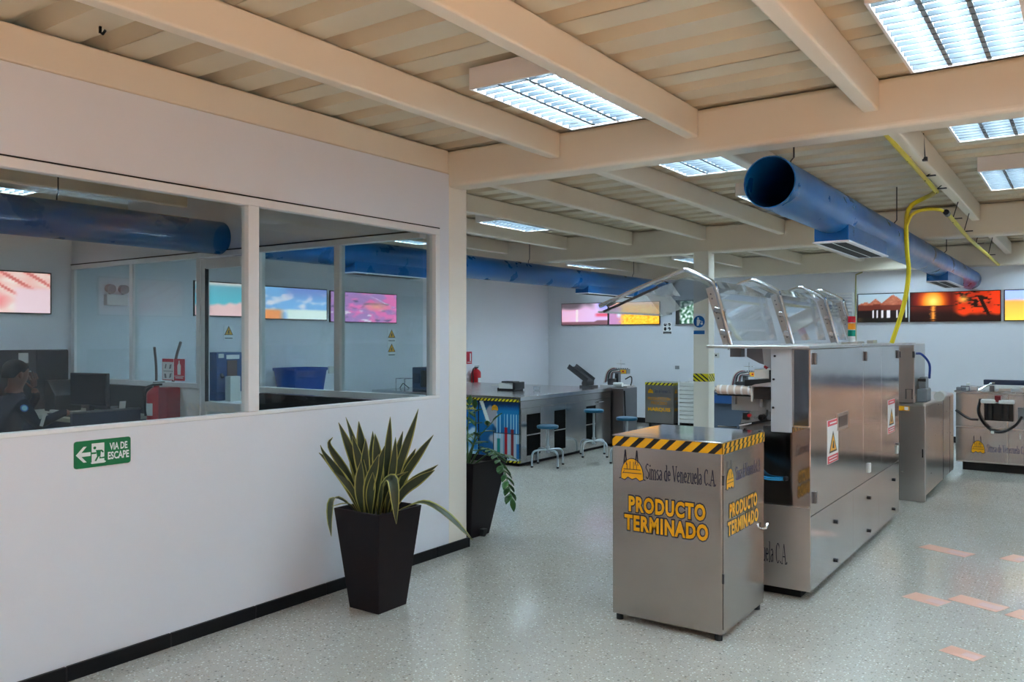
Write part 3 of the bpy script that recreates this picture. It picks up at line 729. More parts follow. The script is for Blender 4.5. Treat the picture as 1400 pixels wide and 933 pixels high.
# protective equipment notice and small fittings on the back wall
sg = plate('safety_notice', 'white notice with four black symbols on the back wall', 'sign', (-6.20, YB, 1.72), UX, .17, .215, sticker_w)
mark('symbols', sg, dark_m, (-6.20, YB, 1.72), UX, [disc(-.04, .065, .028, n=12), disc(.038, .065, .028, n=12), disc(-.04, -.012, .026, .034, 12), disc(.038, -.01, .03, n=12), [(-.078, -.1), (.078, -.1), (.078, -.06), (-.078, -.06)]], .0055)
mark('symbols', sg, sticker_w, (-6.20, YB, 1.72), UX, [disc(-.04, .078, .012, n=8), disc(.03, .058, .012, n=8), disc(.028, -.02, .014, n=8), [(-.06, -.09), (.06, -.09), (.06, -.085), (-.06, -.085)]], .0068)
plate('wall_box', 'small grey wall box above the four symbol notice', 'box', (-6.16, YB, 1.985), UX, .10, .045, grey_m, .03)
so = plate('wall_socket', 'small grey socket plate on the back wall above the in process cabinet', 'socket', (-6.01, YB, 1.02), UX, .075, .06, grey_m, .012)
so = plate('wall_switch', 'cream switch plate on the back wall beside the lid strut', 'switch', (-5.285, YB, 1.245), UX, .11, .085, offwhite_m, .012)
mark('rocker', so, dark_m, (-5.285, YB, 1.245), UX, [[(-.018, -.015), (.012, -.015), (.012, .015), (-.018, .015)]], .014)
# warning triangles on the far left wall
def triangle_sign(label, y, z, w_, h_):
    s_ = plate('warning_sign', label, 'sign', (XL, y, z), UY, w_, h_, sticker_w)
    mark('triangle', s_, dark_m, (XL, y, z + h_ * .12), UY, [[(-w_ * .46, -h_ * .28), (w_ * .46, -h_ * .28), (0, h_ * .36)]], .0052)
    mark('triangle', s_, sticker_y, (XL, y, z + h_ * .10), UY, [[(-w_ * .36, -h_ * .22), (w_ * .36, -h_ * .22), (0, h_ * .30)]], .0064)
    mark('symbol', s_, dark_m, (XL, y, z + h_ * .06), UY, [[(-w_ * .04, .02), (w_ * .10, .02), (w_ * .0, -.005), (w_ * .1, -.005), (-w_ * .1, -.045), (-w_ * .03, -.012), (-w_ * .12, -.012)]], .0074)
    mark('caption', s_, grey_m, (XL, y, z - h_ * .38), UY, [[(-w_ * .4, -.008), (w_ * .4, -.008), (w_ * .4, .008), (-w_ * .4, .008)]], .0052)
triangle_sign('yellow warning triangle on the wall above the blue dispenser', 6.37, 1.612, .14, .18)
triangle_sign('upper of two stacked yellow warning triangles seen through the right pane', 9.28, 1.58, .18, .20)
triangle_sign('lower of two stacked yellow warning triangles seen through the right pane', 9.28, 1.365, .18, .20)
# emergency light with two heads seen through the inner glass
em = thing('emergency_light', 'white emergency light with two lamp heads behind the inner glass', 'light', (XL, 4.91, 1.90))
MB().box(XL, XL + .07, 4.79, 5.03, 1.90, 2.02).build('battery_box', offwhite_m, em, bevel=.006)
for dy in (-.075, .075):
    MB().cyl((XL + .04, 4.91 + dy, 2.02), (XL + .04, 4.91 + dy, 2.045), .012, n=10).build('swivel', grey_m, em)
    MB().cyl((XL + .02, 4.91 + dy, 2.085), (XL + .085, 4.91 + dy, 2.075), .045, .05, n=16).build('lamp_head', grey_m, em, smooth=True)

# fire extinguishers
def extinguisher(label, x, y, z, h_, r, nrm, signlabel=None):
    t = thing('fire_extinguisher', label, 'extinguisher', (x, y, z))
    MB().lathe((x, y, z), [(r * .92, 0), (r, .015), (r, h_ * .78), (r * .9, h_ * .84), (r * .55, h_ * .91), (r * .3, h_ * .94), (r * .3, h_ * .97)], 20).build('cylinder', red_m, t, smooth=True)
    lb = MB(); a_ = math.atan2(nrm[1], nrm[0]) - .5
    vs = [(x + r * 1.015 * math.cos(a_ + i * .16), y + r * 1.015 * math.sin(a_ + i * .16), z + h_ * q) for q in (.3, .58) for i in range(8)]
    lb.add(vs, [(i, i + 1, 9 + i, 8 + i) for i in range(7)]); lb.build('instruction_label', sticker_w, t, smooth=True)
    MB().box(x - .014, x + .014, y - .03, y + .05, z + h_ * .97, z + h_ * 1.02).box(x - .01, x + .01, y - .03, y + .08, z + h_ * 1.04, z + h_ * 1.06).build('valve_handle', dark_m, t)
    MB().tube(smoothpath([(x, y - .03, z + h_), (x + nrm[0] * .02, y - r - .03, z + h_ * .9), (x + nrm[0] * .03, y - r - .035, z + h_ * .55), (x + nrm[0] * .03, y - r - .02, z + h_ * .3)], 5), .011, 7).build('hose', dark_m, t, smooth=True)
    return t
extinguisher('red fire extinguisher on the far wall beside the end column', XL + .10, 11.27, .62, .42, .085, (1, 0))
s_ = plate('extinguisher_sign', 'red extinguisher sign on the wall above the far extinguisher', 'sign', (XL, 11.20, 1.205), UY, .16, .21, sticker_r)
mark('symbol', s_, sticker_w, (XL, 11.20, 1.21), UY, [[(.02, -.06), (.05, -.06), (.05, .07), (.02, .07)], [(-.05, -.085), (.06, -.085), (.06, -.075), (-.05, -.075)]], .0055)
e2 = extinguisher('red fire extinguisher hanging on the white panel inside the office', -7.03, YI - .09, .72, .40, .085, (0, -1))
tag(MB().box(-6.94, -6.80, YI - .13, YI + .004, .62, 1.10).build('extinguisher_cabinet', mat('cabinet_dark_red', rgb(150, 10, 28), .4), bevel=.006), 'dark red fire box beside the office extinguisher', 'box')
s_ = plate('extinguisher_notice', 'white and red instruction notice left of the extinguisher sign', 'sign', (-7.012, YI + .018, 1.255), UX, .18, .20, sticker_w)
mark('red_band', s_, sticker_r, (-7.012, YI + .018, 1.255), UX, [[(-.09, .07), (.09, .07), (.09, .10), (-.09, .10)], [(-.09, -.10), (.09, -.10), (.09, -.094), (-.09, -.094)], [(-.09, -.1), (-.084, -.1), (-.084, .1), (-.09, .1)]], .0055)
mark('drawings', s_, grey_m, (-7.012, YI + .018, 1.255), UX, [[(-.07, -.018), (.08, -.018), (.08, -.013), (-.07, -.013)], [(-.05, .01), (-.03, .01), (-.02, .05), (-.04, .05)], [(.02, .005), (.05, .01), (.06, .05), (.03, .045)], [(-.05, -.08), (-.02, -.08), (-.03, -.04), (-.06, -.04)], [(.02, -.08), (.05, -.07), (.06, -.03), (.03, -.04)]], .0055)
s_ = plate('extinguisher_sign', 'red sign with a white extinguisher symbol on the office glass', 'sign', (-6.835, YI + .018, 1.255), UX, .165, .20, sticker_r)
mark('symbol', s_, sticker_w, (-6.835, YI + .018, 1.265), UX, [[(-.025, -.055), (.025, -.055), (.028, .03), (.01, .05), (.01, .075), (-.01, .075), (-.01, .05), (-.028, .03)], [(-.075, -.072), (.075, -.072), (.075, -.066), (-.075, -.066)], [(-.06, -.088), (.06, -.088), (.06, -.08), (-.06, -.08)]], .0055)
tag(MB().tube(smoothpath([(-7.40, 4.565, .012), (-7.37, 4.565, .9), (-7.365, 4.565, 1.25), (-7.395, 4.565, 1.46)], 5), .012, 6).build('bent_bar', brown_m), 'brown bent bar standing behind the glass, left of the notice', 'bar')
tag(MB().tube(smoothpath([(-7.28, 4.575, .013), (-7.12, 4.575, 1.02), (-7.06, 4.575, 1.34), (-6.98, 4.575, 1.51)], 5), .013, 6).build('bent_bar', brown_m), 'brown slanted bar standing behind the red extinguisher sign', 'bar')
# ================================================================ FINISHED PRODUCT CABINET
x0, x1, y0, y1, zt = -2.152, -1.527, 4.05, 4.70, 1.015
cb = thing('product_cabinet', 'stainless cabinet lettered PRODUCTO TERMINADO with hazard tape round the top', 'cabinet', ((x0 + x1) / 2, (y0 + y1) / 2, 0))
MB().box(x0, x1, y0, y1, .035, zt - .006).build('body', st_cab, cb, bevel=.006)
MB().box(x0 - .002, x1 + .002, y0 - .002, y1 + .002, zt - .006, zt + .002).build('top', steel('steel_top', (.62, .62, .63), .10, .03), cb, bevel=.003)
MB().box(x1 + .0003, x1 + .004, y0 + .012, y1 - .004, .06, zt - .06).build('door', st_cab, cb, bevel=.002)
for (x, y) in ((x0 + .03, y0 + .03), (x1 - .03, y0 + .03), (x0 + .03, y1 - .03), (x1 - .03, y1 - .03)):
    MB().cyl((x, y, 0), (x, y, .036), .02, n=12).build('foot', dark_m, cb)
for z in (.30, .80): MB().cyl((x1 + .004, y0 + .004, z), (x1 + .004, y0 + .004, z + .05), .006, n=8).build('hinge', dark_m, cb)
MB().tube([(x1 + .003, y1 - .035, .465), (x1 + .022, y1 - .032, .468), (x1 + .026, y1 - .01, .49)], .009, 8).build('latch_handle', chrome_m, cb, smooth=True)
hazard('hazard_tape', cb, (x0, y0, zt - .058), UX, UZ, x1 - x0, .054, 7, .002, 1.1)
hazard('hazard_tape', cb, (x1 + .004, y0, zt - .058), UY, UZ, y1 - y0, .027, 10, .0015, .8)
hazard('hazard_tape', cb, (x1 + .004, y0 + .0, zt - .030), UY, UZ, y1 - y0, .026, 10, .0015, .8)
dome_logo(cb, (x0 + .045, y0, .775), UX, UZ, .15, .165)
serif_lettering('lettering', 'Simsa de Venezuela C.A.', ink_m, cb, (-1.952, y0, .792), UX, UZ, .395, .082)
for s_, o_, w_, h_ in (('PRODUCTO', (-2.052, y0, .606), .437, .086), ('TERMINADO', (-2.078, y0, .504), .478, .086)):
    lettering('lettering_outline', s_, ink_m, cb, o_, UX, UZ, w_, h_, .105, .042, .0012, 1.14)
    lettering('lettering', s_, sticker_y, cb, o_, UX, UZ, w_, h_, .042, .042, .0024, 1.14)
dome_logo(cb, (x1 + .004, y0 + .04, .765), UY, UZ, .12, .15)
serif_lettering('lettering', 'Simsa de Venezuela C.A.', inkblue_m, cb, (x1 + .004, y0 + .185, .80), UY, UZ, .40, .07)
for s_, o_, w_, h_ in (('PRODUCTO', (x1 + .004, y0 + .09, .615), .43, .075), ('TERMINADO', (x1 + .004, y0 + .065, .525), .475, .075)):
    lettering('lettering_outline', s_, ink_m, cb, o_, UY, UZ, w_, h_, .10, .042, .0012, 1.14)
    lettering('lettering', s_, sticker_y, cb, o_, UY, UZ, w_, h_, .042, .042, .0024, 1.14)

# ================================================================ MAIN PACKING MACHINE
XM = -1.340; ym0 = 4.98; ym1 = 7.72
mc = thing('packing_machine', 'long stainless packing machine with open clear lids beyond the lettered cabinet', 'machine', (-1.62, 6.4, 0))
MB().box(-1.93, XM - .07, ym0 + .05, ym1 - .06, 0, .055).build('plinth', black_m, mc)
MB().box(-1.570, XM - .006, ym0 + .004, ym1, .055, 1.484).build('cabinet_body', st_mach, mc, bevel=.004)
MB().box(-1.95, -1.571, ym0 + .03, ym1, .055, .90).build('base_body', st_mach, mc, bevel=.004)
# front panels
MB().box(-1.95, XM, ym0 - .006, ym0 + .003, .055, .545).build('lower_front_panel', steel('steel_satin', (.56, .53, .50), .42, .05, (2, 2, 10)), mc, bevel=.002)
MB().box(-1.62, XM, ym0 - .006, ym0 + .003, .555, 1.02).build('upper_front_panel', st_pol, mc, bevel=.002)
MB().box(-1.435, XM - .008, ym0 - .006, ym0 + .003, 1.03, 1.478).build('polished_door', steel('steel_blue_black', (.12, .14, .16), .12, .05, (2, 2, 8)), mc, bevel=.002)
MB().box(-1.570, -1.445, ym0 - .010, ym0 + .003, .985, 1.484).build('pale_post', mat('pale_sheet', rgb(168, 174, 180), .35), mc, bevel=.003)
for (x, z) in ((-1.545, 1.44), (-1.555, 1.13), (-1.552, 1.30)): MB().cyl((x, ym0 - .018, z), (x, ym0 - .009, z), .007, n=10).build('bolt', dark_m, mc)
serif_lettering('lettering', 'Simsa de Venezuela C.A.', ink_m, mc, (-1.90, ym0 - .006, .20), UX, UZ, .43, .12)
# right face: three upper doors, lower panels
ydoors = [ym0 + .0, 6.36, 7.0, ym1 + .01]
for a, b in zip(ydoors, ydoors[1:]):
    MB().box(XM - .006, XM, a + .002, b - .002, .499, 1.482).build('door', st_mach, mc, bevel=.0025)
yl = [ym0, 6.05, 6.9, ym1 + .01]
for a, b in zip(yl, yl[1:]):
    MB().box(XM - .006, XM, a + .002, b - .002, .055, .494).build('lower_panel', st_mach, mc, bevel=.0025)
for (y, z) in ((5.06, 1.425), (5.06, .60), (6.42, 1.415), (7.66, 1.41), (7.66, .62)):
    MB().box(XM, XM + .014, y - .016, y + .016, z - .035, z + .035).build('hinge', st_dark, mc, bevel=.004)
MB().box(XM, XM + .004, 5.60, 5.89, .945, 1.055).build('recessed_handle', st_far, mc, bevel=.002)
MB().box(XM + .004, XM + .006, 5.63, 5.86, .965, 1.035).build('handle_well', st_dark, mc)
for (y, z) in ((6.54, .585), (7.62, .60)): MB().box(XM, XM + .012, y - .03, y + .03, z - .035, z + .035).build('latch', offwhite_m, mc, bevel=.004)
for y in (5.57, 6.547, 7.5):
    for z in (.362, .113 if y < 6 else .117):
        MB().cyl((XM, y, z), (XM + .014, y, z), .013, n=10).build('quarter_turn_lock', dark_m, mc)
# danger labels
def danger(y, z, w_, h_):
    p = MB().box(XM, XM + .0015, y, y + w_, z, z + h_).build('danger_label', sticker_w, mc)
    c = (XM, y + w_ / 2, z + h_ / 2)
    mark('label_band', p, sticker_r, c, UY, [[(-w_ * .48, h_ * .36), (w_ * .48, h_ * .36), (w_ * .48, h_ * .49), (-w_ * .48, h_ * .49)]], .0022)
    mark('label_band', p, sticker_r, c, UY, [[(-w_ * .48, -h_ * .49), (w_ * .48, -h_ * .49), (w_ * .48, -h_ * .32), (-w_ * .48, -h_ * .32)]], .0022)
    mark('triangle', p, dark_m, c, UY, [[(-w_ * .36, -h_ * .26), (w_ * .36, -h_ * .26), (0, h_ * .24)]], .0022)
    mark('triangle', p, sticker_y, c, UY, [[(-w_ * .27, -h_ * .22), (w_ * .27, -h_ * .22), (0, h_ * .16)]], .0030)
    mark('symbol', p, dark_m, c, UY, [[(-w_ * .08, -h_ * .16), (w_ * .1, -h_ * .18), (w_ * .06, -h_ * .02), (-w_ * .02, h_ * .02)]], .0037)
    mark('print', p, sticker_w, c, UY, [[(-w_ * .3, h_ * .405), (w_ * .3, h_ * .405), (w_ * .3, h_ * .44), (-w_ * .3, h_ * .44)], [(-w_ * .36, -h_ * .385), (w_ * .36, -h_ * .385), (w_ * .36, -h_ * .36), (-w_ * .36, -h_ * .36)], [(-w_ * .36, -h_ * .45), (w_ * .36, -h_ * .45), (w_ * .36, -h_ * .425), (-w_ * .36, -h_ * .425)]], .0030)
danger(5.355, .755, .275, .275); danger(7.25, .765, .29, .275)
# top plate and gussets
MB().box(-1.965, XM + .004, ym0 - .04, 8.55, 1.484, 1.502).build('top_plate', st_far, mc, bevel=.003)
MB().box(-1.845, -1.775, 5.03, 5.1, 1.43, 1.484).build('hinge_block', st_dark, mc)
MB().prism([(-1.745, 1.484), (-1.745, 1.432), (-1.665, 1.392), (-1.635, 1.384), (-1.645, 1.484)], (0, 5.05, 0), UX, UZ, (0, .010, 0)).build('gusset', st_dark, mc)
MB().prism([(-1.645, 1.484), (-1.635, 1.384), (-1.600, 1.365), (-1.578, 1.335), (-1.568, 1.30), (-1.545, 1.30), (-1.545, 1.484)], (0, 5.04, 0), UX, UZ, (0, .020, 0)).build('frame_bracket', MATS['pale_sheet'], mc)
MB().box(-1.95, -1.72, ym0 + 1.2, ym0 + 1.22, .90, 1.0).build('cross_plate', st_far, mc)
MB().box(-1.96, -1.60, 8.30, 8.55, .10, 1.484).build('rear_body', st_mach, mc, bevel=.004)
# lid hoops and clear lids
PROF = [(-1.885, 1.50), (-1.905, 1.57), (-1.985, 1.865), (-2.005, 1.905), (-2.04, 1.93), (-2.165, 1.99), (-2.20, 2.0), (-2.235, 1.993)]
def hoop(y, long, dx):
    pr = [(x + dx, z) for x, z in PROF]
    pr += [(-2.50 + dx, 1.905), (-2.80 + dx, 1.79), (-2.845 + dx, 1.775)] if long else [(-2.28 + dx, 1.98), (-2.32 + dx, 1.962), (-2.345 + dx, 1.93)]
    h_ = MB().tube(smoothpath([(x, y, z) for x, z in pr], 3), .015, 10).build('lid_hoop', chrome_m, mc, smooth=True)
    # flat hinge bar with bolts beside the tube
    a = Vector((-1.925 + dx, y + .03, 1.51)); b = Vector((-2.045 + dx, y + .03, 1.88)); d = (b - a); nrm = Vector((-d.z, 0, d.x)).normalized()
    MB().obox((a + b) / 2, d / 2, nrm * .024, (0, .005, 0)).build('hinge_bar', st_far, h_, bevel=.002)
    for k in (.12, .2, .45, .55, .8, .88):
        p = a + d * k; MB().cyl(p - Vector((0, .010, 0)), p + Vector((0, .0, 0)), .006, n=8).build('bolt', st_dark, h_)
    for k in (.22, .62):
        p = Vector((PROF[0][0] + dx + (PROF[2][0] - PROF[0][0]) * k - .018, y + .012, 1.50 + .365 * k)); MB().obox(p, (.032, 0, -.008), (0, .02, 0), (.004, 0, .016)).build('clamp', chrome_m, h_, bevel=.002)
    if long:
        for x, z in ((-2.40 + dx, 1.935), (-2.76 + dx, 1.797)):
            MB().obox((x, y + .01, z), (.03, 0, .012), (0, .018, 0), (-.006, 0, .018)).build('clamp', chrome_m, h_, bevel=.002)
        MB().obox((-2.62 + dx, y + .03, 1.815), (.21, 0, .08), (0, .004, 0), (-.003, 0, .008)).build('edge_strip', st_dark, h_)
    return h_
hy = [(5.16, True, 0), (6.35, False, .05), (7.55, False, .085), (8.12, False, .105)]
for q in hy: hoop(*q)
def lid(ya, yb, prof, dx):
    mb = MB(); t = .006
    for (xa, za), (xb, zb) in zip(prof, prof[1:]):
        d = Vector((xb - xa, 0, zb - za)).normalized(); n = Vector((-d.z, 0, d.x)) * t
        A, B = Vector((xa + dx, ya, za)), Vector((xb + dx, ya, zb)); e = Vector((0, yb - ya, 0))
        mb.add([A, B, B + e, A + e, A + n, B + n, B + e + n, A + e + n], [(0, 1, 2, 3), (7, 6, 5, 4), (0, 4, 5, 1), (3, 2, 6, 7)])
    return mb.build('clear_lid', acryl_m, mc)
LP = [(-1.93, 1.53), (-2.01, 1.85), (-2.04, 1.885), (-2.18, 1.955), (-2.235, 1.95)]
lid(5.19, 6.27, LP + [(-2.50, 1.865), (-2.87, 1.73)], 0)
lid(6.40, 7.48, LP + [(-2.34, 1.90)], .05); lid(7.60, 8.06, LP + [(-2.34, 1.90)], .085)
MB().tube([(-2.87, 5.19, 1.735), (-2.87, 6.27, 1.735)], .007, 6).build('lid_edge_trim', st_far, mc)
for (y, dx) in ((5.25, 0), (6.42, .05), (7.6, .085)):
    MB().tube([(-2.015 + dx, y + .05, 1.74), (-1.985 + dx, y + .05, 1.60)], .013, 8).build('gas_strut_body', dark_m, mc, smooth=True)
    MB().tube([(-1.987 + dx, y + .05, 1.61), (-1.955 + dx, y + .05, 1.47)], .005, 6).build('gas_strut_rod', chrome_m, mc)
# stack light and bits on top
sl = thing('stack_light', 'red amber and green signal tower standing on the packing machine', 'light', (-1.55, 7.5, 1.502))
for k, (c, n_) in enumerate((((.5, .5, .5), 'base'), ((.0, .22, .14), 'green_lens'), ((.75, .25, .01), 'amber_lens'), ((.5, .01, .03), 'red_lens'))):
    MB().cyl((-1.70, 7.62, 1.502 + .06 * k), (-1.70, 7.62, 1.502 + .06 * k + (.055 if k else .06)), .032 if k else .03, n=16).build(n_, offwhite_m if k == 0 else mat('lens_' + n_, c, .25), sl, smooth=True)
sl.location = (-1.70, 7.62, 1.502)
for ch in sl.children:
    for v in ch.data.vertices: v.co += Vector((-1.55, 7.5, 1.502)) - Vector((-1.70, 7.62, 1.502))
for (x, y, w_, d_, h_) in ((-1.52, 7.0, .06, .22, .02), (-1.47, 7.3, .05, .15, .028), (-1.55, 6.7, .03, .3, .015)):
    MB().box(x - w_ / 2, x + w_ / 2, y - d_ / 2, y + d_ / 2, 1.502, 1.502 + h_).build('cover_strip', st_far, mc, bevel=.003)
# mechanism in the open front bay
wm = mat('machine_white', rgb(190, 190, 186), .4); rol = mat('roller_cream', rgb(206, 192, 180), .35); wg = mat('machine_grey', rgb(150, 152, 152), .45)
MB().box(-1.865, -1.606, 5.11, 5.16, 1.09, 1.215).build('mechanism_plate', wg, mc, bevel=.004)
MB().cyl((-1.935, 5.06, 1.222), (-1.715, 5.06, 1.222), .029, n=20).build('roller', rol, mc, smooth=True)
for k in range(5): MB().cyl((-1.915 + k * .045, 5.06, 1.222), (-1.903 + k * .045, 5.06, 1.222), .0302, n=20).build('roller_band', sticker_w, mc, smooth=True)
MB().cyl((-1.95, 5.06, 1.222), (-1.934, 5.06, 1.222), .020, n=14).build('roller_end', chrome_m, mc, smooth=True)
MB().box(-1.935, -1.72, 5.05, 5.09, 1.184, 1.192).build('roller_guard', dark_m, mc)
MB().box(-1.714, -1.703, 5.03, 5.09, 1.155, 1.25).build('roller_bracket', wm, mc, bevel=.002)
cbx = MB().box(-1.700, -1.605, 5.05, 5.15, 1.298, 1.355).build('control_box', offwhite_m, mc, bevel=.005)
MB().box(-1.605, -1.584, 5.048, 5.15, 1.27, 1.352).build('box_end', dark_m, cbx)
MB().lathe((-1.636, 5.09, 1.355), [(.006, 0), (.006, .006), (.014, .008), (.016, .016), (.011, .024)], 14).build('stop_button', red_m, cbx, smooth=True)
MB().prism([(-1.755, 1.250), (-1.572, 1.262), (-1.572, 1.298), (-1.755, 1.287)], (0, 5.04, 0), UX, UZ, (0, .11, 0)).build('black_tray', dark_m, mc)
MB().prism([(-1.73, 1.243), (-1.572, 1.258), (-1.572, 1.282), (-1.69, 1.262)], (0, 5.028, 0), UX, UZ, (0, .012, 0)).build('tray_lip', st_far, mc)
MB().box(-1.700, -1.602, 5.045, 5.11, 1.172, 1.246).build('drive_box', mat('drive_brown_black', rgb(26, 18, 14), .5), mc, bevel=.003)
MB().box(-1.668, -1.650, 5.06, 5.09, 1.12, 1.172).build('drive_shaft', grey_m, mc, bevel=.002)
MB().box(-1.845, -1.828, 5.07, 5.11, 1.13, 1.185).build('guide_block', grey_m, mc, bevel=.002)
MB().prism([(-1.82, .955), (-1.585, .985), (-1.585, 1.09), (-1.74, 1.09), (-1.80, 1.055)], (0, 5.12, 0), UX, UZ, (0, .05, 0)).build('arm_casting', wg, mc, bevel=.003)
MB().prism([(-1.805, 1.008), (-1.59, 1.052), (-1.59, 1.040), (-1.80, .992)], (0, 5.085, 0), UX, UZ, (0, .03, 0)).build('lever', dark_m, mc)
MB().prism([(-1.805, 1.002), (-1.725, 1.020), (-1.728, 1.012), (-1.805, .992)], (0, 5.080, 0), UX, UZ, (0, .006, 0)).build('lever_tip', sticker_w, mc)
MB().cyl((-1.735, 5.06, 1.066), (-1.735, 5.085, 1.066), .011, n=12).build('red_knob', red_m, mc)
MB().box(-1.785, -1.748, 5.085, 5.12, 1.035, 1.08).build('cam_block', dark_m, mc, bevel=.003)
MB().cyl((-1.665, 5.08, 1.055), (-1.665, 5.12, 1.055), .020, n=12).build('cam', dark_m, mc)
MB().tube([(-1.635, 5.085, 1.04), (-1.628, 5.085, 1.105)], .006, 6).build('cam_linkage', dark_m, mc)
MB().cyl((-1.615, 5.08, 1.058), (-1.615, 5.12, 1.058), .015, n=12).build('guide_pulley', grey_m, mc)
MB().box(-1.715, -1.66, 5.08, 5.10, 1.05, 1.058).build('link_bar', chrome_m, mc)
MB().box(-1.80, -1.585, 5.085, 5.12, .948, .960).build('slide_rail', dark_m, mc)
MB().cyl((-1.775, 5.095, .975), (-1.775, 5.12, .975), .006, n=8).build('bolt', dark_m, mc)
for z in (.985, .955):
    MB().tube([(-1.94, 5.07, z), (-1.82, 5.09, z)], .005, 6).build('guide_rod', chrome_m, mc)
MB().box(-1.95, -1.63, 4.975, 5.0, .75, .90).build('recess_shade_block', void_m, mc)  # solid block whose black stands for the shade in the recess
MB().box(-1.95, -1.63, 4.985, 5.005, .555, .745).build('inner_cover', MATS['steel_satin'], mc, bevel=.002)
# cyan air hoses between the cabinet and the machine
hs = thing('air_hose', 'cyan twin air hose hanging between lettered cabinet and machine', 'hose', (-1.6, 4.95, .7))
for k in (0, .012):
    MB().tube(smoothpath([(-1.72, 4.75, .80 + k), (-1.68, 4.84, .745 + k), (-1.60, 4.93, .705 + k), (-1.53, 4.95, .70 + k), (-1.47, 4.973, .705 + k)], 5), .005, 6).build('hose', cyan_m, hs, smooth=True)
MB().cyl((-1.485, 4.955, .711), (-1.475, 4.973, .711), .013, n=10).build('hose_fitting', dark_m, hs)
# ================================================================ SECOND CABINET UNIT BEHIND THE MACHINE
c2x = thing('machine_cabinet', 'stainless machine cabinet with chamfered corner beyond the packing machine', 'machine', (-1.55, 9.6, 0))
MB().box(-1.95, -1.262, 8.62, 10.60, .04, .93).build('body', st_far, c2x, bevel=.03, seg=3)
MB().box(-1.95, -1.262, 8.596, 8.62, .0, .905).build('front_panel', st_far, c2x, bevel=.004)
MB().box(-1.29, -1.279, 8.59, 8.597, .42, .50).build('handle', dark_m, c2x)
for y in (9.75, 10.25): MB().box(-1.263, -1.258, y - .006, y + .006, .06, .90).build('seam_strip', st_dark, c2x)
MB().box(-1.95, -1.36, 8.62, 9.25, .93, 1.493).build('upper_box', st_far, c2x, bevel=.006)
MB().box(-1.375, -1.355, 8.605, 8.622, 1.36, 1.42).build('hinge', st_dark, c2x); MB().box(-1.495, -1.475, 8.605, 8.622, 1.36, 1.42).build('hinge', st_dark, c2x)
MB().box(-1.49, -1.40, 8.585, 8.596, .855, .90).build('yellow_label', sticker_y, c2x)
MB().box(-1.44, -1.405, 8.583, 8.5855, .862, .893).build('label_print', sticker_w, c2x)
MB().box(-1.36, -1.27, 8.75, 9.0, .93, 1.06).box(-1.345, -1.285, 8.78, 8.95, 1.06, 1.17).build('gear_motor', grey_m, c2x, bevel=.012)
MB().box(-1.35, -1.28, 8.745, 8.752, 1.13, 1.155).build('motor_label', dark_m, c2x)
MB().tube(smoothpath([(-1.36, 8.70, 1.40), (-1.31, 8.72, 1.39), (-1.255, 8.78, 1.30), (-1.265, 8.86, 1.16)], 5), .011, 8).build('cable', mat('cable_blue', rgb(20, 50, 130), .4), c2x, smooth=True)
MB().tube([(-1.43, 8.60, .96), (-1.43, 8.60, 1.06), (-1.375, 8.60, 1.06), (-1.375, 8.60, .96)], .007, 6).build('grab_handle', st_dark, c2x)
MB().box(-1.49, -1.36, 8.59, 8.62, .935, .965).box(-1.385, -1.35, 8.64, 8.70, .93, 1.0).build('slide_block', st_far, c2x)
MB().cyl((-1.24, 9.3, .955), (-1.24, 9.5, .955), .05, n=14).build('guard_pipe', offwhite_m, c2x, smooth=True)

# ================================================================ RIGHT-HAND MACHINE AT THE BACK
m2 = thing('filling_machine', 'low stainless machine with black cable loop at the right edge', 'machine', (-.2, 11.5, 0))
MB().box(-1.22, 1.5, 11.02, 12.1, 0, .10).build('plinth', black_m, m2)
MB().box(-1.285, 1.55, 10.96, 12.15, .10, .915).build('body', st_far, m2, bevel=.005)
for (a, b) in ((-1.285, -.765), (-.76, -.1), (-.095, .7)):
    MB().box(a + .003, b - .003, 10.952, 10.962, .115, .50).build('door', st_bench, m2, bevel=.003)
    MB().box(a + .003, b - .003, 10.952, 10.962, .515, .90).build('upper_panel', st_bench, m2, bevel=.003)
MB().box(-1.30, 1.6, 10.94, 12.17, .915, .93).build('table_top', st_bench, m2, bevel=.003)
MB().box(-.99, -.70, 10.90, 10.952, .60, .80).build('motor_mount', dark_m, m2, bevel=.004)
MB().cyl((-.93, 10.87, .80), (-.93, 10.87, .62), .035, n=12).cyl((-.78, 10.87, .80), (-.78, 10.87, .62), .035, n=12).build('motor', dark_m, m2, smooth=True)
MB().box(-1.02, -.87, 10.84, 10.95, .80, .84).box(-.84, -.69, 10.84, 10.95, .80, .84).build('motor_cap', offwhite_m, m2, bevel=.008)
MB().box(-.88, -.82, 10.85, 10.95, .82, .89).build('red_clamp', mat('clamp_red', rgb(120, 20, 30), .4), m2)
MB().tube(smoothpath([(-1.03, 10.93, .84), (-1.05, 10.90, .70), (-1.0, 10.89, .58), (-.91, 10.88, .49), (-.80, 10.88, .48), (-.68, 10.90, .56), (-.62, 10.93, .66)], 5), .014, 7).build('cable_loop', dark_m, m2, smooth=True)
MB().box(-.66, -.56, 10.93, 10.955, .62, .76).build('junction_plate', grey_m, m2, bevel=.003)
MB().tube(smoothpath([(-1.285, 10.93, .70), (-1.15, 10.92, .61), (-1.05, 10.92, .60)], 5), .011, 7).build('cable', dark_m, m2, smooth=True)
MB().cyl((-.905, 10.87, .455), (-.90, 10.87, .485), .016, n=10).build('cable_gland', offwhite_m, m2)
dome_logo(m2, (-1.13, 10.952, .21), UX, UZ, .15, .20)
serif_lettering('lettering', 'Simsa de Venezuela C.A.', inkblue_m, m2, (-.965, 10.952, .235), UX, UZ, .40, .085)
MB().box(-.645, -.63, 10.945, 10.953, .40, .46).build('door_latch', offwhite_m, m2)
MB().box(-1.05, 1.2, 11.5, 11.62, .98, 1.04).build('conveyor_guard', navy_m, m2, bevel=.004)
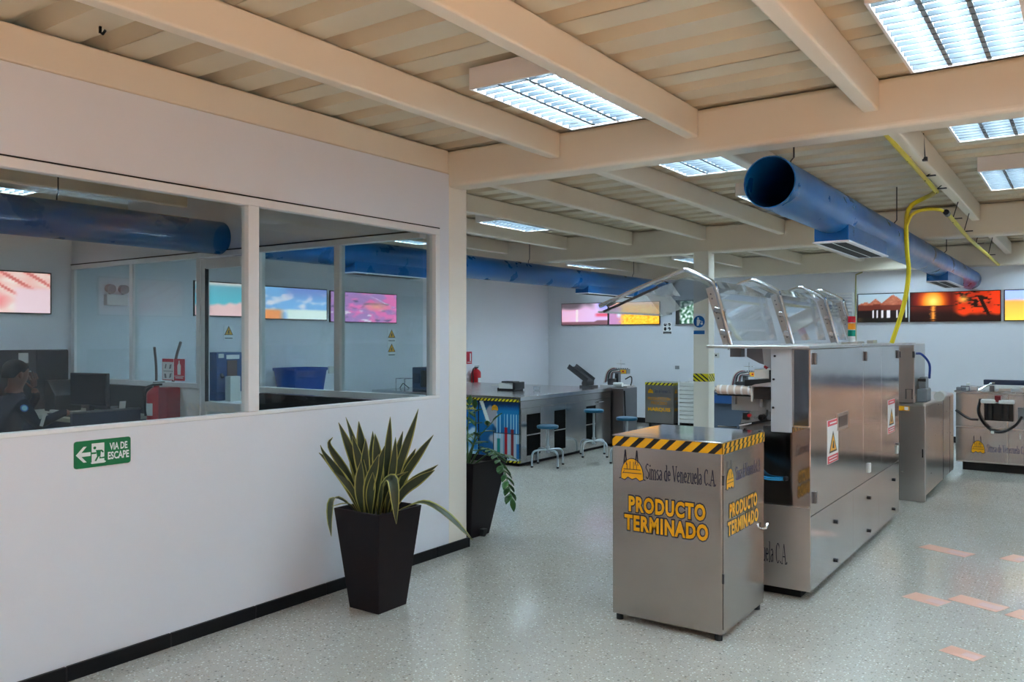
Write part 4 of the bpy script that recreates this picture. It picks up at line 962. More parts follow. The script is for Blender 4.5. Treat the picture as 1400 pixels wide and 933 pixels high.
MB().box(-1.02, 1.2, 11.38, 11.44, .94, .985).build('conveyor_rail', offwhite_m, m2, bevel=.004)
MB().box(-.45, .3, 11.28, 11.36, .93, .975).build('blue_tray', device_m, m2, bevel=.004)
for (x, w_, h_, m_) in ((-1.12, .06, .04, st_far), (-1.25, .1, .03, grey_m), (-.8, .12, .03, st_far), (-1.18, .03, .08, offwhite_m), (-.93, .05, .06, st_dark), (-.6, .09, .045, st_far)):
    MB().box(x - w_ / 2, x + w_ / 2, 11.12, 11.24, .93, .93 + h_).build('fixture_block', m_, m2, bevel=.003)
MB().tube([(-1.06, 11.1, .935), (-.93, 11.12, 1.02), (-.9, 11.12, 1.02)], .010, 6).build('guide_rod', chrome_m, m2)
MB().tube([(-1.245, 11.1, .93), (-1.245, 11.1, .975), (-1.16, 11.1, .975), (-1.16, 11.1, .93)], .008, 6).build('grab_handle', st_dark, m2)

# ================================================================ LABORATORY BENCH WITH POSTERS
bx0, bx1, by0, by1, bz = -8.0, -5.57, 8.15, 10.45, .84
be = thing('laboratory_bench', 'long stainless laboratory bench with blue test tube posters', 'bench', ((bx0 + bx1) / 2, (by0 + by1) / 2, 0))
MB().box(bx0, bx1 - .02, by0 + .02, by1, .04, .79).build('body', st_bench, be, bevel=.003)
MB().box(bx0 + .03, bx1 - .06, by0 + .06, by1 - .04, 0, .04).build('plinth', black_m, be)
MB().box(bx0 - .01, bx1 + .01, by0 - .01, by1 + .01, .79, .84).build('worktop', steel('steel_worktop', (.6, .61, .62), .2, .05, (2, 2, 2)), be, bevel=.004)
# right face of the bench: panels, bays closed by black sheets that paint their inner shade
ybay = [(8.17, 8.30, 's'), (8.30, 8.60, 'o'), (8.60, 8.93, 's'), (8.93, 9.20, 'o'), (9.20, 9.74, 's'), (9.74, 10.0, 'o'), (10.0, 10.44, 's')]
MB().box(bx1 - .02, bx1 - .008, by0 + .02, by1 - .004, .70, .785).build('drawer_front', st_bench, be, bevel=.002)
for (a, b, k) in ybay:
    if k == 's': MB().box(bx1 - .02, bx1 - .004, a + .003, b - .003, .045, .695).build('panel', st_bench, be, bevel=.002)
    else:
        MB().box(bx1 - .02, bx1 - .017, a, b, .12, .62).build('bay_shade_sheet', void_m, be)
        MB().box(bx1 - .02, bx1 - .006, a, b, .045, .12).box(bx1 - .02, bx1 - .006, a, b, .62, .695).build('bay_rail', st_bench, be)
        MB().box(bx1 - .018, bx1 - .010, a, b, .36, .372).build('bay_shelf', st_far, be)
MB().cyl((bx1 - .004, 8.64, .46), (bx1 + .012, 8.64, .46), .018, n=12).build('lock_knob', dark_m, be)
MB().tube([(bx1 - .004, 10.03, .66), (bx1 + .02, 10.03, .66), (bx1 + .02, 10.2, .66)], .006, 6).build('towel_rail', chrome_m, be)
# posters on the end facing the aisle
def po_tubes(s, t):
    c = mixc((.02, .30, .52), (.0, .46, .70), t + nz(s, t, 2, 1) * .4); c = mixc(c, (.02, .22, .42), sstep(.84, .95, t))
    b = nz(s, t, 3.2, 7) + nz(s, t, 7, 7) * .4
    if s < .46:
        c = mixc(c, (.62, .62, .66), sstep(.0, .35, b + .42 - abs(s - .30) * 2.2 - abs(t - .55) * .8))
        c = mixc(c, (.05, .07, .12), sstep(-.02, .16, nz(s, t, 2.6, 21) + .34 - abs(s - .14) * 2.0 - abs(t - .5) * .5))
        if abs(s - .06 - (1 - t) * .5) < .045 and t > .62: c = (.86, .9, .88)
    if s > .36:
        if t < .45: c = mixc(c, (.78, .80, .82), .8 if s < .62 or s > .72 else .5)
        for (x, lo, col) in ((.50, .36, (.0, .52, .50)), (.68, .56, (.70, .06, .12)), (.84, .54, (.45, .08, .10)), (.97, .3, (.05, .4, .65))):
            w_ = .035
            if abs(s - x) < w_ and .03 < t < lo: c = col
            if abs(abs(s - x) - w_) < .010 and lo <= t < .80: c = (.62, .82, .90)
        if abs(t - .455) < .012: c = (.10, .14, .20)
        if abs(s - .37) < .01 and .05 < t < .5: c = (.12, .14, .18)
    return c
def po_quality(s, t):
    c = mixc((.05, .45, .75), (.0, .35, .62), t)
    c = mixc(c, (.70, .82, .88), sstep(-.05, .3, nz(s, t, 4, 17) - (t - .35) * .9)); return mixc(c, (.05, .2, .3), sstep(.2, .5, nz(s, t, 7, 40)) * (1 - t))
px1 = bx1 - .022; pw1 = .60
sheet('poster', be, (px1 - pw1, by0 + .012, .07), UX, UZ, pw1, .70, po_tubes, poster_m, 90, 70, .008)
sheet('poster', be, (px1 - pw1 - .63, by0 + .012, .07), UX, UZ, .615, .70, po_quality, poster_m, 40, 40, .008)
lettering('lettering', 'Calidad\nCertificada', tape_y2, be, (px1 - pw1 - .44, by0 + .004, .655), UX, UZ, .40, .10, .03, .03, .002)
hazard('hazard_tape', be, (bx0, by0 + .0, .778), UX, UZ, bx1 - bx0 - .02, .03, 44, .012, 1.0, 'tape_lemon')
hazard('hazard_tape', be, (px1 - pw1, by0 + .005, .045), UX, UZ, pw1, .024, 10, .004, 1.0, 'tape_lemon')
dome_logo(be, (px1 - .41, by0 + .004, .66), UX, UZ, .11, .10)
serif_lettering('lettering', 'Simsa de Venezuela C.A.', sticker_b, be, (px1 - .29, by0 + .003, .675), UX, UZ, .27, .05)
MB().box(px1 - pw1 - .012, px1 - pw1 + .003, by0 + .0, by0 + .012, .05, .785).build('panel_joint', gap_m, be)

# stools
def make_stool():
    r = thing('laboratory_stool', 'x', 'stool', (0, 0, 0), 'blue seated laboratory stools')
    MB().lathe((0, 0, .455), [(.10, 0), (.128, .004), (.132, .02), (.128, .036), (.11, .042), (.03, .044)], 28).build('seat', seat_m, r, smooth=True)
    MB().cyl((0, 0, .17), (0, 0, .455), .016, n=12).build('post', legm, r, smooth=True)
    MB().cyl((0, 0, .16), (0, 0, .24), .024, n=12).build('post_sleeve', legm, r, smooth=True)
    for k in range(4):
        a = R(45 + 90 * k); c, s_ = math.cos(a), math.sin(a)
        pts = [(q * c, q * s_, z) for q, z in ((.015, .195), (.10, .20), (.175, .195), (.21, .17), (.222, .12), (.222, .012))]
        l = MB().tube(smoothpath(pts, 3), .0115, 8).build('leg', legm, r, smooth=True)
        MB().cyl((.222 * c, .222 * s_, 0), (.222 * c, .222 * s_, .02), .016, n=10).build('rubber_foot', dark_m, l)
    return r
st0 = make_stool()
def lift_seat(o, dz):
    for ch in o.children:
        if ch.name.startswith('seat'): ch.location.z = dz
        elif ch.name.split('.')[0] == 'post':
            ch.data = ch.data.copy()
            for v in ch.data.vertices:
                if v.co.z > .3: v.co.z += dz
for k, (x, y, dz, rz, lab) in enumerate(((-5.36, 8.43, 0, 20, 'blue seated stool nearest the poster end of the bench'), (-5.325, 9.50, .115, 35, 'blue seated stool with raised seat, second from the posters'), (-4.70, 9.22, .07, 10, 'blue seated stool half hidden behind the lettered cabinet'))):
    o = st0 if k == 0 else copy_tree(st0)
    if dz: lift_seat(o, dz)
    o.location = (x, y, 0); o.rotation_euler.z = R(rz); o['label'] = lab

# instruments on the bench
sc = thing('bench_scale', 'white and black bench balance on the poster end of the bench', 'scale', (-6.40, 9.15, bz))
MB().box(-6.55, -6.27, 9.03, 9.25, bz, bz + .035).build('base', dark_m, sc, bevel=.006)
MB().prism([(0, 0), (.24, 0), (.24, .085), (.03, .06), (0, .03)], (-6.28, 9.03, bz + .02), NX, UZ, (0, .2, 0)).build('housing', offwhite_m, sc, bevel=.005)
MB().box(-6.29, -6.25, 9.02, 9.25, bz + .02, bz + .115).build('end_panel', dark_m, sc, bevel=.006)
MB().box(-6.50, -6.30, 9.06, 9.2, bz + .105, bz + .122).build('pan', dark_m, sc, bevel=.004)
MB().box(-6.64, -6.52, 9.02, 9.14, bz + .06, bz + .075).build('paper_tray', offwhite_m, sc)
tag(MB().lathe((-6.12, 9.35, bz), [(.03, 0), (.045, .01), (.05, .05), (.04, .055)], 16).build('glass_dish', glass('dish_glass', (.85, .88, .9), 1.5, .25), smooth=True), 'small pale dish beside the bench balance', 'dish')
# incubator and wire rack on the far left part of the bench, seen through the office glass
ic = thing('incubator', 'dark blue bench instrument seen at the right end of the window', 'instrument', (-7.50, 8.75, bz))
MB().box(-7.71, -7.36, 8.62, 8.95, bz, bz + .30).build('case', mat('incubator_blue', rgb(28, 52, 86), .4), ic, bevel=.01)
MB().box(-7.55, -7.37, 8.612, 8.622, bz + .03, bz + .26).build('door', dark_m, ic, bevel=.004)
MB().box(-7.69, -7.57, 8.612, 8.622, bz + .08, bz + .22).build('control_panel', navy_m, ic, bevel=.004)
rk = thing('wire_rack', 'small wire rack beside the dark blue instrument', 'rack', (-7.86, 8.6, bz))
for (a, b) in (((-7.95, 8.55), (-7.78, 8.55)), ((-7.95, 8.72), (-7.78, 8.72))):
    MB().tube([(*a, bz), (*a, bz + .14), (*b, bz + .14), (*b, bz)], .004, 5).build('wire_loop', chrome_m, rk)
for x in (-7.95, -7.78): MB().tube([(x, 8.55, bz + .14), (x, 8.72, bz + .14)], .004, 5).build('cross_wire', chrome_m, rk)
MB().tube(smoothpath([(-7.92, 8.60, bz + .005), (-7.88, 8.62, bz + .07), (-7.84, 8.62, bz + .05), (-7.80, 8.66, bz + .005)], 4), .006, 5).build('coiled_cable', dark_m, rk)

# benchtop packing head (two alike: on the bench end and on a stand further right)
def packing_head(label, bx, by, z, panel=True):
    t = thing('coding_machine', label, 'machine', (bx, by, z))
    MB().box(bx - .22, bx + .22, by - .12, by + .12, z, z + .035).build('bed', st_far, t, bevel=.005)
    MB().box(bx - .02, bx + .04, by - .04, by + .04, z + .035, z + .20).build('column_post', st_dark, t, bevel=.004)
    cbx = MB().box(bx + .0, bx + .20, by - .09, by + .02, z + .20, z + .27).build('control_box', grey_m, t, bevel=.004)
    MB().box(bx + .10, bx + .19, by - .094, by - .089, z + .205, z + .262).build('control_panel', tape_y, cbx)
    MB().cyl((bx + .145, by - .10, z + .235), (bx + .145, by - .092, z + .235), .014, n=10).build('stop_button', red_m, cbx)
    for k in range(6): MB().cyl((bx + .015 + k * .034, by - .04, z + .27), (bx + .015 + k * .034, by - .04, z + .282), .010, n=8).build('air_fitting', dark_m, cbx)
    cols = [offwhite_m, mat('wire_maroon', rgb(120, 60, 66), .5), grey_m, dark_m, offwhite_m, mat('wire_maroon', (0, 0, 0)), grey_m]
    for k in range(7):
        o_ = k * .028
        MB().tube(smoothpath([(bx + .02 + o_, by - .06, z + .255), (bx - .03 + o_ * .8, by - .09, z + .29 - k * .012), (bx - .12 + o_ * .7, by - .10, z + .22), (bx - .17 + o_ * .8, by - .09, z + .06 + k * .01)], 4), .009, 6).build('air_line', cols[k], t, smooth=True)
    MB().box(bx - .10, bx + .02, by - .11, by - .05, z + .035, z + .13).build('print_head', st_dark, t, bevel=.004)
    MB().cyl((bx + .02, by - .14, z + .05), (bx + .16, by - .14, z + .05), .03, n=14).build('feed_roller', offwhite_m, t, smooth=True)
    MB().tube([(bx + .06, by, z + .27), (bx + .06, by, z + .40)], .004, 5).tube([(bx - .01, by, z + .34), (bx + .13, by, z + .34)], .004, 5).build('sensor_mast', chrome_m, t)
    MB().tube(smoothpath([(bx + .12, by + .02, z + .12), (bx + .21, by + .02, z + .16), (bx + .235, by + .0, z + .10), (bx + .215, by, z + .03)], 5), .009, 6).build('cable', dark_m, t, smooth=True)
    return t
packing_head('coding machine with many tubes on the far end of the bench', -5.62, 10.72, .83)
pn = thing('hopper', 'tilted dark steel hopper tray on the bench end', 'tray', (-5.86, 10.3, bz))
MB().obox((-5.98, 10.30, bz + .185), (.155, 0, -.10), (0, .10, 0), (.004, 0, .006)).build('tray_sheet', st_dark, pn)
MB().obox((-5.98, 10.20, bz + .20), (.155, 0, -.10), (0, .004, 0), (.02, 0, .03)).build('tray_side', st_dark, pn)
MB().obox((-5.98, 10.40, bz + .20), (.155, 0, -.10), (0, .004, 0), (.02, 0, .03)).build('tray_side', st_dark, pn)
MB().cyl((-5.87, 10.2, bz + .06), (-5.87, 10.4, bz + .06), .045, n=14).box(-5.95, -5.76, 10.2, 10.4, bz, bz + .03).build('tray_pivot', st_dark, pn, smooth=30)
bs = thing('machine_stand', 'dark steel machine stand at the far end of the bench', 'stand', (-5.45, 10.78, 0))
MB().box(-5.80, -5.40, 10.48, 10.92, .04, .83).build('body', st_dark, bs, bevel=.005)
MB().box(-5.76, -5.44, 10.52, 10.88, 0, .04).build('plinth', black_m, bs)
MB().tube(smoothpath([(-5.39, 10.5, .80), (-5.36, 10.48, .40), (-5.30, 10.46, .05), (-5.22, 10.45, .02)], 5), .012, 6).build('cable', dark_m, bs, smooth=True)
# the second stand and head, seen through the open bay of the packing machine
b2 = thing('machine_stand', 'blue grey machine stand behind the taped column', 'stand', (-4.0, 11.55, 0))
MB().box(-4.40, -3.78, 11.3, 11.85, .04, .80).build('body', mat('stand_bluegrey', rgb(70, 82, 98), .5), b2, bevel=.005)
MB().box(-4.36, -3.82, 11.34, 11.8, 0, .04).build('plinth', black_m, b2)
MB().box(-4.38, -4.1, 11.26, 11.3, .62, .74).build('blue_cover', device_m, b2, bevel=.004)
packing_head('coding machine with grey tubes behind the taped column', -4.02, 11.55, .80)

# in-process cabinet on castors
mq = thing('process_cabinet', 'small grey cabinet on castors lettered PRODUCTO EN PROCESO MARQUIS', 'cabinet', (-6.08, 13.4, 0))
ax0, ax1, ay0, ay1 = -6.345, -5.815, 13.14, 13.66
MB().box(ax0, ax1, ay0, ay1, .075, .775).build('body', steel('steel_process', (.30, .29, .29), .3, .05), mq, bevel=.005)
for (x, y) in ((ax0 + .07, ay0 + .06), (ax1 - .07, ay0 + .06), (ax0 + .07, ay1 - .06), (ax1 - .07, ay1 - .06)):
    MB().cyl((x - .012, y, .03), (x + .012, y, .03), .03, n=14).box(x - .016, x + .016, y - .012, y + .012, .04, .076).build('castor', dark_m, mq)
hazard('hazard_tape', mq, (ax0, ay0, .73), UX, UZ, ax1 - ax0, .044, 7, .002, 1.0, 'tape_lemon')
hazard('hazard_tape', mq, (ax1, ay0, .73), UY, UZ, ay1 - ay0, .044, 10, .002, .6, 'tape_lemon')
dome_logo(mq, (ax0 + .05, ay0, .585), UX, UZ, .11, .11); serif_lettering('lettering', 'Simsa de Venezuela C.A.', inkblue_m, mq, (ax0 + .18, ay0, .60), UX, UZ, .30, .06)
for s_, z, w_, h_ in (('PRODUCTO EN', .47, .42, .052), ('PROCESO', .395, .30, .052), ('MARQUIS', .27, .42, .075)):
    lettering('lettering', s_, sticker_y if s_ == 'MARQUIS' else mat('sticker_amber', rgb(190, 130, 20), .4), mq, ((ax0 + ax1) / 2 - w_ / 2, ay0, z), UX, UZ, w_, h_, .03, .03, .0018)
    lettering('lettering', s_, sticker_y if s_ == 'MARQUIS' else mat('sticker_amber', (0, 0, 0)), mq, (ax1, (ay0 + ay1) / 2 - w_ / 2, z), UY, UZ, w_, h_, .03, .03, .0018)
dome_logo(mq, (ax1, ay0 + .05, .585), UY, UZ, .11, .11)
# pale slatted trolley behind it
tr = thing('tray_trolley', 'pale trolley of stacked trays behind the taped column', 'trolley', (-5.5, 13.4, 0))
for (x, y) in ((-5.74, 13.2), (-5.30, 13.2), (-5.74, 13.66), (-5.30, 13.66)): MB().box(x - .012, x + .012, y - .012, y + .012, .06, .83).build('post', white_m, tr)
for k in range(10): MB().box(-5.73, -5.31, 13.19, 13.66, .10 + k * .07, .162 + k * .07).build('tray', offwhite_m, tr, bevel=.004)
for (x, y) in ((-5.74, 13.2), (-5.30, 13.2), (-5.74, 13.66), (-5.30, 13.66)): MB().cyl((x - .01, y, .03), (x + .01, y, .03), .03, n=12).build('castor', dark_m, tr)
# ================================================================ PLANTERS
def planter(name, label, cx, cy, hb, ht, h_):
    t = thing(name, label, 'plant', (cx, cy, 0))
    mb = MB(); rings = [(hb, 0), (ht, h_), (ht - .014, h_), (ht - .03, h_ - .05)]
    vs = [(cx + sx * q, cy + sy * q, z) for q, z in rings for sx, sy in ((-1, -1), (1, -1), (1, 1), (-1, 1))]
    fs = [(3, 2, 1, 0)] + [(k * 4 + i, k * 4 + (i + 1) % 4, k * 4 + 4 + (i + 1) % 4, k * 4 + 4 + i) for k in range(3) for i in range(4)]
    mb.add(vs, fs); mb.build('pot', pot_m, t, bevel=.004)
    q = ht - .028; n = 8; mb = MB()
    vs = [(cx - q + 2 * q * i / n, cy - q + 2 * q * j / n, h_ - .045 + .012 * nz(i, j, .7, 3)) for j in range(n + 1) for i in range(n + 1)]
    mb.add(vs, [(j * (n + 1) + i, j * (n + 1) + i + 1, (j + 1) * (n + 1) + i + 1, (j + 1) * (n + 1) + i) for j in range(n) for i in range(n)])
    mb.build('soil', soil_m, t, smooth=True)
    return t
def blade(parent, pts, wmax, face, twist=0.0, n=14):
    """sword leaf along the points: green middle, yellow margins, slight trough"""
    P = smoothpath(pts, max(2, n // (len(pts) - 1))); k = len(P); mb = MB(); vs = []
    L_ = [0]
    for a, b in zip(P, P[1:]): L_.append(L_[-1] + (b - a).length)
    face = Vector(face).normalized()
    for i, p in enumerate(P):
        t = L_[i] / L_[-1]
        T = (P[min(i + 1, k - 1)] - P[max(i - 1, 0)]).normalized()
        S = T.cross(face)
        if S.length < .05: S = T.orthogonal()
        S.normalize(); S = Matrix.Rotation(twist * t, 3, T) @ S; N_ = S.cross(T)
        w_ = 1.3 * wmax * (.26 + .74 * math.sin(min(1, t / .62) * math.pi / 2) ** 1.5) * (1 if t < .62 else max(.03, math.cos((t - .62) / .38 * math.pi / 2) ** .9))
        for c, e in ((-1, .20), (-.80, .10), (0, 0), (.80, .10), (1, .20)):
            vs.append(p + S * (c * w_ / 2) + N_ * (e * w_))
    fs = []; ms = []
    for i in range(k - 1):
        for j in range(4): mb.f.append((i * 5 + j, i * 5 + j + 1, i * 5 + 6 + j, i * 5 + 5 + j)); mb.m.append(1 if j in (0, 3) else 0)
    mb.v = [tuple(v) for v in vs]
    o = mb.build('leaf', [leaf_m, leafy_m], parent, smooth=True)
    s_ = o.modifiers.new('thickness', 'SOLIDIFY'); s_.thickness = .0022; s_.offset = 0
    return o
CX, CY = -3.37, 3.475
sp = planter('snake_plant', 'snake plant with yellow edged leaves in a tall dark square planter', CX, CY, .115, .178, .575)
B = lambda dx, dy: (CX + dx, CY + dy, .53)
CAMD = Vector((.57, -.82, .0))
def lf(b, mid, tip, w_, tw=0.0, face=CAMD): blade(sp, [b, mid, tip] if not isinstance(mid, list) else [b] + mid + [tip], w_, face, tw)
lf(B(.04, .05), (-3.27, 3.54, .80), (-3.16, 3.587, 1.142), .042, .9)
lf(B(.0, .04), (-3.345, 3.52, .80), (-3.327, 3.531, 1.091), .034, .4)
lf(B(-.06, .0), (-3.47, 3.42, .83), (-3.502, 3.348, 1.094), .034, 1.0)
lf(B(-.06, -.03), (-3.46, 3.38, .82), (-3.499, 3.289, 1.068), .042, .6)
lf(B(-.02, -.04), (-3.40, 3.40, .82), (-3.405, 3.355, 1.074), .056, -.3)
lf(B(-.02, .02), (-3.42, 3.48, .78), (-3.446, 3.509, 1.001), .036, .3)
lf(B(.03, .06), (-3.33, 3.57, .78), (-3.301, 3.61, 1.001), .040, -.4)
lf(B(.06, .07), [(-3.27, 3.57, .72), (-3.19, 3.63, .88)], (-3.122, 3.675, .985), .038, .5)
lf(B(-.07, -.05), [(-3.49, 3.36, .75), (-3.55, 3.27, .93)], (-3.526, 3.27, .984), .036, .2)
lf(B(-.07, -.07), [(-3.46, 3.30, .74), (-3.50, 3.19, .90)], (-3.508, 3.161, .952), .040, -.5)
lf(B(.07, .05), [(-3.22, 3.56, .70)], (-3.067, 3.652, .82), .034, .6)
lf(B(.08, .02), [(-3.20, 3.50, .67), (-3.11, 3.53, .745)], (-3.018, 3.564, .805), .044, .2)
lf(B(.09, .0), [(-3.10, 3.46, .615), (-2.99, 3.47, .635), (-2.86, 3.50, .57)], (-2.72, 3.528, .459), .036, .5, (0, 0, 1))
lf(B(.05, -.05), [(-3.22, 3.36, .72), (-3.10, 3.30, .785), (-3.05, 3.27, .72)], (-3.03, 3.262, .555), .046, 0, (.4, -.6, .6))
lf(B(-.08, -.08), [(-3.46, 3.30, .62), (-3.44, 3.19, .655), (-3.385, 3.12, .57)], (-3.345, 3.092, .479), .032, .2, (0, -.4, .9))
lf(B(-.07, -.09), [(-3.43, 3.30, .61)], (-3.40, 3.145, .627), .014, .2, (0, 0, 1))
lf(B(.03, -.02), [(-3.24, 3.40, .70), (-3.13, 3.37, .785)], (-3.04, 3.366, .821), .034, 1.0)
lf(B(.02, -.06), (-3.27, 3.36, .74), (-3.214, 3.366, .948), .046, -.3)
lf(B(-.01, -.06), (-3.37, 3.37, .76), (-3.373, 3.377, .976), .044, .5)
lf(B(-.05, .02), (-3.48, 3.42, .76), (-3.478, 3.365, .96), .048, -.7)
lf(B(.0, -.09), (-3.30, 3.33, .72), (-3.241, 3.347, .90), .048, .3)
lf(B(.04, .02), (-3.26, 3.47, .77), (-3.233, 3.475, .985), .038, .8)
lf(B(.05, .08), (-3.28, 3.60, .74), (-3.235, 3.647, .90), .046, -.5)
lf(B(-.05, -.08), [(-3.42, 3.32, .68), (-3.50, 3.25, .82)], (-3.54, 3.18, .905), .036, .7)
lf(B(-.03, -.06), (-3.39, 3.37, .78), (-3.44, 3.34, .99), .046, -.2)
lf(B(.01, .0), (-3.34, 3.45, .76), (-3.36, 3.44, 1.0), .05, .2)
lf(B(-.02, -.10), (-3.37, 3.33, .67), (-3.35, 3.32, .86), .046, -.2)
lf(B(.03, -.09), (-3.30, 3.34, .66), (-3.27, 3.33, .80), .04, .4)

zx, zy = -4.02, 5.15
zp = planter('potted_plant', 'dark planter with drooping glossy leaved plant behind the end column', zx, zy, .12, .225, .60)
MB().cyl((-3.89, 5.155, .025), (-3.86, 5.155, .025), .025, n=14).box(-3.90, -3.85, 5.13, 5.18, .03, .06).build('castor', dark_m, zp)
def zz_leaf(parent, p, d, ln, up):
    p = Vector(p); d = Vector(d).normalized(); s_ = d.cross(Vector(up)).normalized(); n_ = s_.cross(d); mb = MB(); vs = []
    for t, w_ in ((0, .02), (.25, .2), (.5, .25), (.78, .16), (1, .01)):
        for c in (-1, 0, 1): vs.append(p + d * (t * ln) + s_ * (c * w_ * ln) + n_ * ((.06 if c else 0) * ln - .12 * ln * t * t))
    mb.add(vs, [(i * 3 + j, i * 3 + j + 1, i * 3 + 4 + j, i * 3 + 3 + j) for i in range(4) for j in range(2)])
    o = mb.build('leaf', zz_m, parent, smooth=True); m_ = o.modifiers.new('thickness', 'SOLIDIFY'); m_.thickness = .0015; return o
def frond(pts, nl, ln):
    P = smoothpath(pts, 8); s_ = MB().tube(P, [.008 - .005 * i / (len(P) - 1) for i in range(len(P))], 6).build('stem', stem_m, zp, smooth=True)
    for k in range(nl):
        i = int(len(P) * (.30 + .68 * k / nl)); p = P[min(i, len(P) - 2)]; T = (P[min(i + 1, len(P) - 1)] - P[max(0, i - 1)]).normalized()
        sd = T.cross(Vector((.3, .2, 1))).normalized() * (1 if k % 2 else -1)
        zz_leaf(s_, p, T * .55 + sd * .8 + Vector((0, 0, random.uniform(-.15, .15))), ln * random.uniform(.8, 1.15), (0, 0, 1))
    zz_leaf(s_, P[-1], P[-1] - P[-2], ln, (0, 0, 1))
frond([(-3.96, 5.10, .55), (-3.80, 5.02, .70), (-3.62, 4.94, .70), (-3.48, 4.89, .58), (-3.40, 4.86, .40)], 24, .10)
frond([(-4.0, 5.10, .55), (-3.84, 5.0, .75), (-3.68, 5.02, .92)], 6, .10)
frond([(-4.02, 5.16, .55), (-3.92, 5.12, .80), (-3.88, 5.06, 1.0)], 7, .09)
frond([(-3.98, 5.18, .55), (-3.80, 5.16, .66), (-3.62, 5.10, .66)], 7, .10)
frond([(-4.06, 5.2, .55), (-4.10, 5.25, .8), (-4.12, 5.3, 1.0)], 7, .09)
frond([(-4.06, 5.12, .55), (-4.10, 5.05, .75), (-4.02, 4.98, .9)], 7, .09)

# ================================================================ INSIDE THE OFFICE
dk = thing('office_desk', 'pale topped office desk with navy panels behind the window', 'desk', (-7.8, 4.05, 0))
MB().box(-8.60, -7.14, 3.74, 4.40, .80, .835).build('desktop', wood_m, dk, bevel=.004)
MB().box(-7.17, -7.14, 3.76, 4.40, .02, .80).build('side_panel', navy_m, dk)
MB().box(-8.60, -8.56, 3.76, 4.40, .02, .80).build('side_panel', navy_m, dk)
MB().box(-8.56, -7.17, 4.36, 4.40, .30, .80).build('modesty_panel', navy_m, dk)
scn = thing('desk_screen', 'navy fabric desk divider in front of the desk end', 'divider', (-6.95, 4.05, 0))
MB().box(-7.125, -7.085, 3.62, 4.24, .0, .90).build('panel', navy_m, scn, bevel=.006)
MB().box(-7.13, -7.08, 3.62, 4.24, .90, .915).build('cap', st_dark, scn)
dv = thing('desk_screen', 'low navy divider with a white socket before the seated person', 'divider', (-7.0, 3.0, 0))
MB().box(-7.16, -7.12, 2.6, 3.60, 0, .78).build('panel', navy_m, dv, bevel=.006)
MB().box(-7.12, -7.108, 3.42, 3.50, .60, .70).build('socket', offwhite_m, dv, bevel=.003)
bp = thing('cubicle_panel', 'tall black cubicle panel behind the seated person', 'divider', (-8.6, 3.3, 0))
MB().box(-8.68, -8.62, 2.3, 4.36, 0, 1.43).build('panel', dark_m, bp, bevel=.006)
MB().box(-8.622, -8.612, 4.05, 4.36, .02, 1.42).build('black_screen_strip', black_m, bp)
MB().box(-8.62, -8.614, 3.88, 3.97, 1.30, 1.40).build('notice', offwhite_m, bp)
mn = thing('monitor', 'black computer monitor on the office desk', 'monitor', (-7.78, 4.12, .835))
MB().obox((-7.78, 4.14, 1.06), (.235, .05, 0), (-.004, .018, 0), (0, 0, .155)).build('housing', dark_m, mn, bevel=.006)
MB().obox((-7.775, 4.118, 1.06), (.222, .047, 0), (-.0006, .003, 0), (0, 0, .142)).build('screen', mat('screen_off', rgb(26, 24, 32), .15), mn)
MB().box(-7.81, -7.75, 4.12, 4.17, .84, .93).build('stand_neck', dark_m, mn)
MB().lathe((-7.78, 4.14, .835), [(.11, 0), (.11, .008), (.03, .016)], 18).build('stand_base', dark_m, mn, smooth=True)
pr = thing('desk_phone', 'black desk phone left of the monitor', 'phone', (-8.25, 4.1, .835))
MB().prism([(0, 0), (.22, 0), (.22, .16), (.06, .30), (0, .30)], (-8.36, 4.0, .835), UX, UZ, (0, .25, 0)).build('body', dark_m, pr, bevel=.01)
MB().box(-8.16, -8.0, 3.95, 3.99, .835, .86).build('handset', offwhite_m, pr, bevel=.006)
ph = thing('photo_stand', 'small pale card stand at the right of the monitor', 'card', (-7.45, 4.2, .835))
MB().obox((-7.36, 4.22, .90), (.012, .0, .06), (0, .03, 0), (.002, 0, -.0006)).build('card', offwhite_m, ph)
MB().lathe((-7.46, 4.2, .835), [(.03, 0), (.033, .075), (.028, .075), (.026, .01)], 14).build('cup', grey_m, ph, smooth=True)
kb = thing('keyboard', 'black keyboard in front of the monitor', 'keyboard', (-7.72, 3.88, .835))
MB().box(-7.93, -7.52, 3.82, 3.95, .835, .85).build('case', dark_m, kb, bevel=.003)
MB().box(-7.91, -7.54, 3.83, 3.94, .85, .855).build('keys', st_dark, kb)

# person seated at the desk
PX, PY = -7.62, 3.30
pe = thing('person', 'person in a navy uniform seated at the office desk, hand at chin', 'person', (PX, PY, 0))
def skinned(name, joints, edges, root, sub=2):
    me = bpy.data.meshes.new(name); me.from_pydata([j[0] for j in joints], edges, [])
    ob = bpy.data.objects.new(name, me); COL.objects.link(ob)
    sk = ob.modifiers.new('skin', 'SKIN'); sk.use_smooth_shade = True
    for i, j in enumerate(joints):
        r_ = j[1] if isinstance(j[1], tuple) else (j[1], j[1]); me.skin_vertices[0].data[i].radius = r_
    me.skin_vertices[0].data[root].use_root = True
    sb = ob.modifiers.new('sub', 'SUBSURF'); sb.levels = sub; sb.render_levels = sub
    dg = bpy.context.evaluated_depsgraph_get(); ev = ob.evaluated_get(dg); m2_ = bpy.data.meshes.new_from_object(ev)
    bpy.data.objects.remove(ob); m2_.name = name
    return m2_
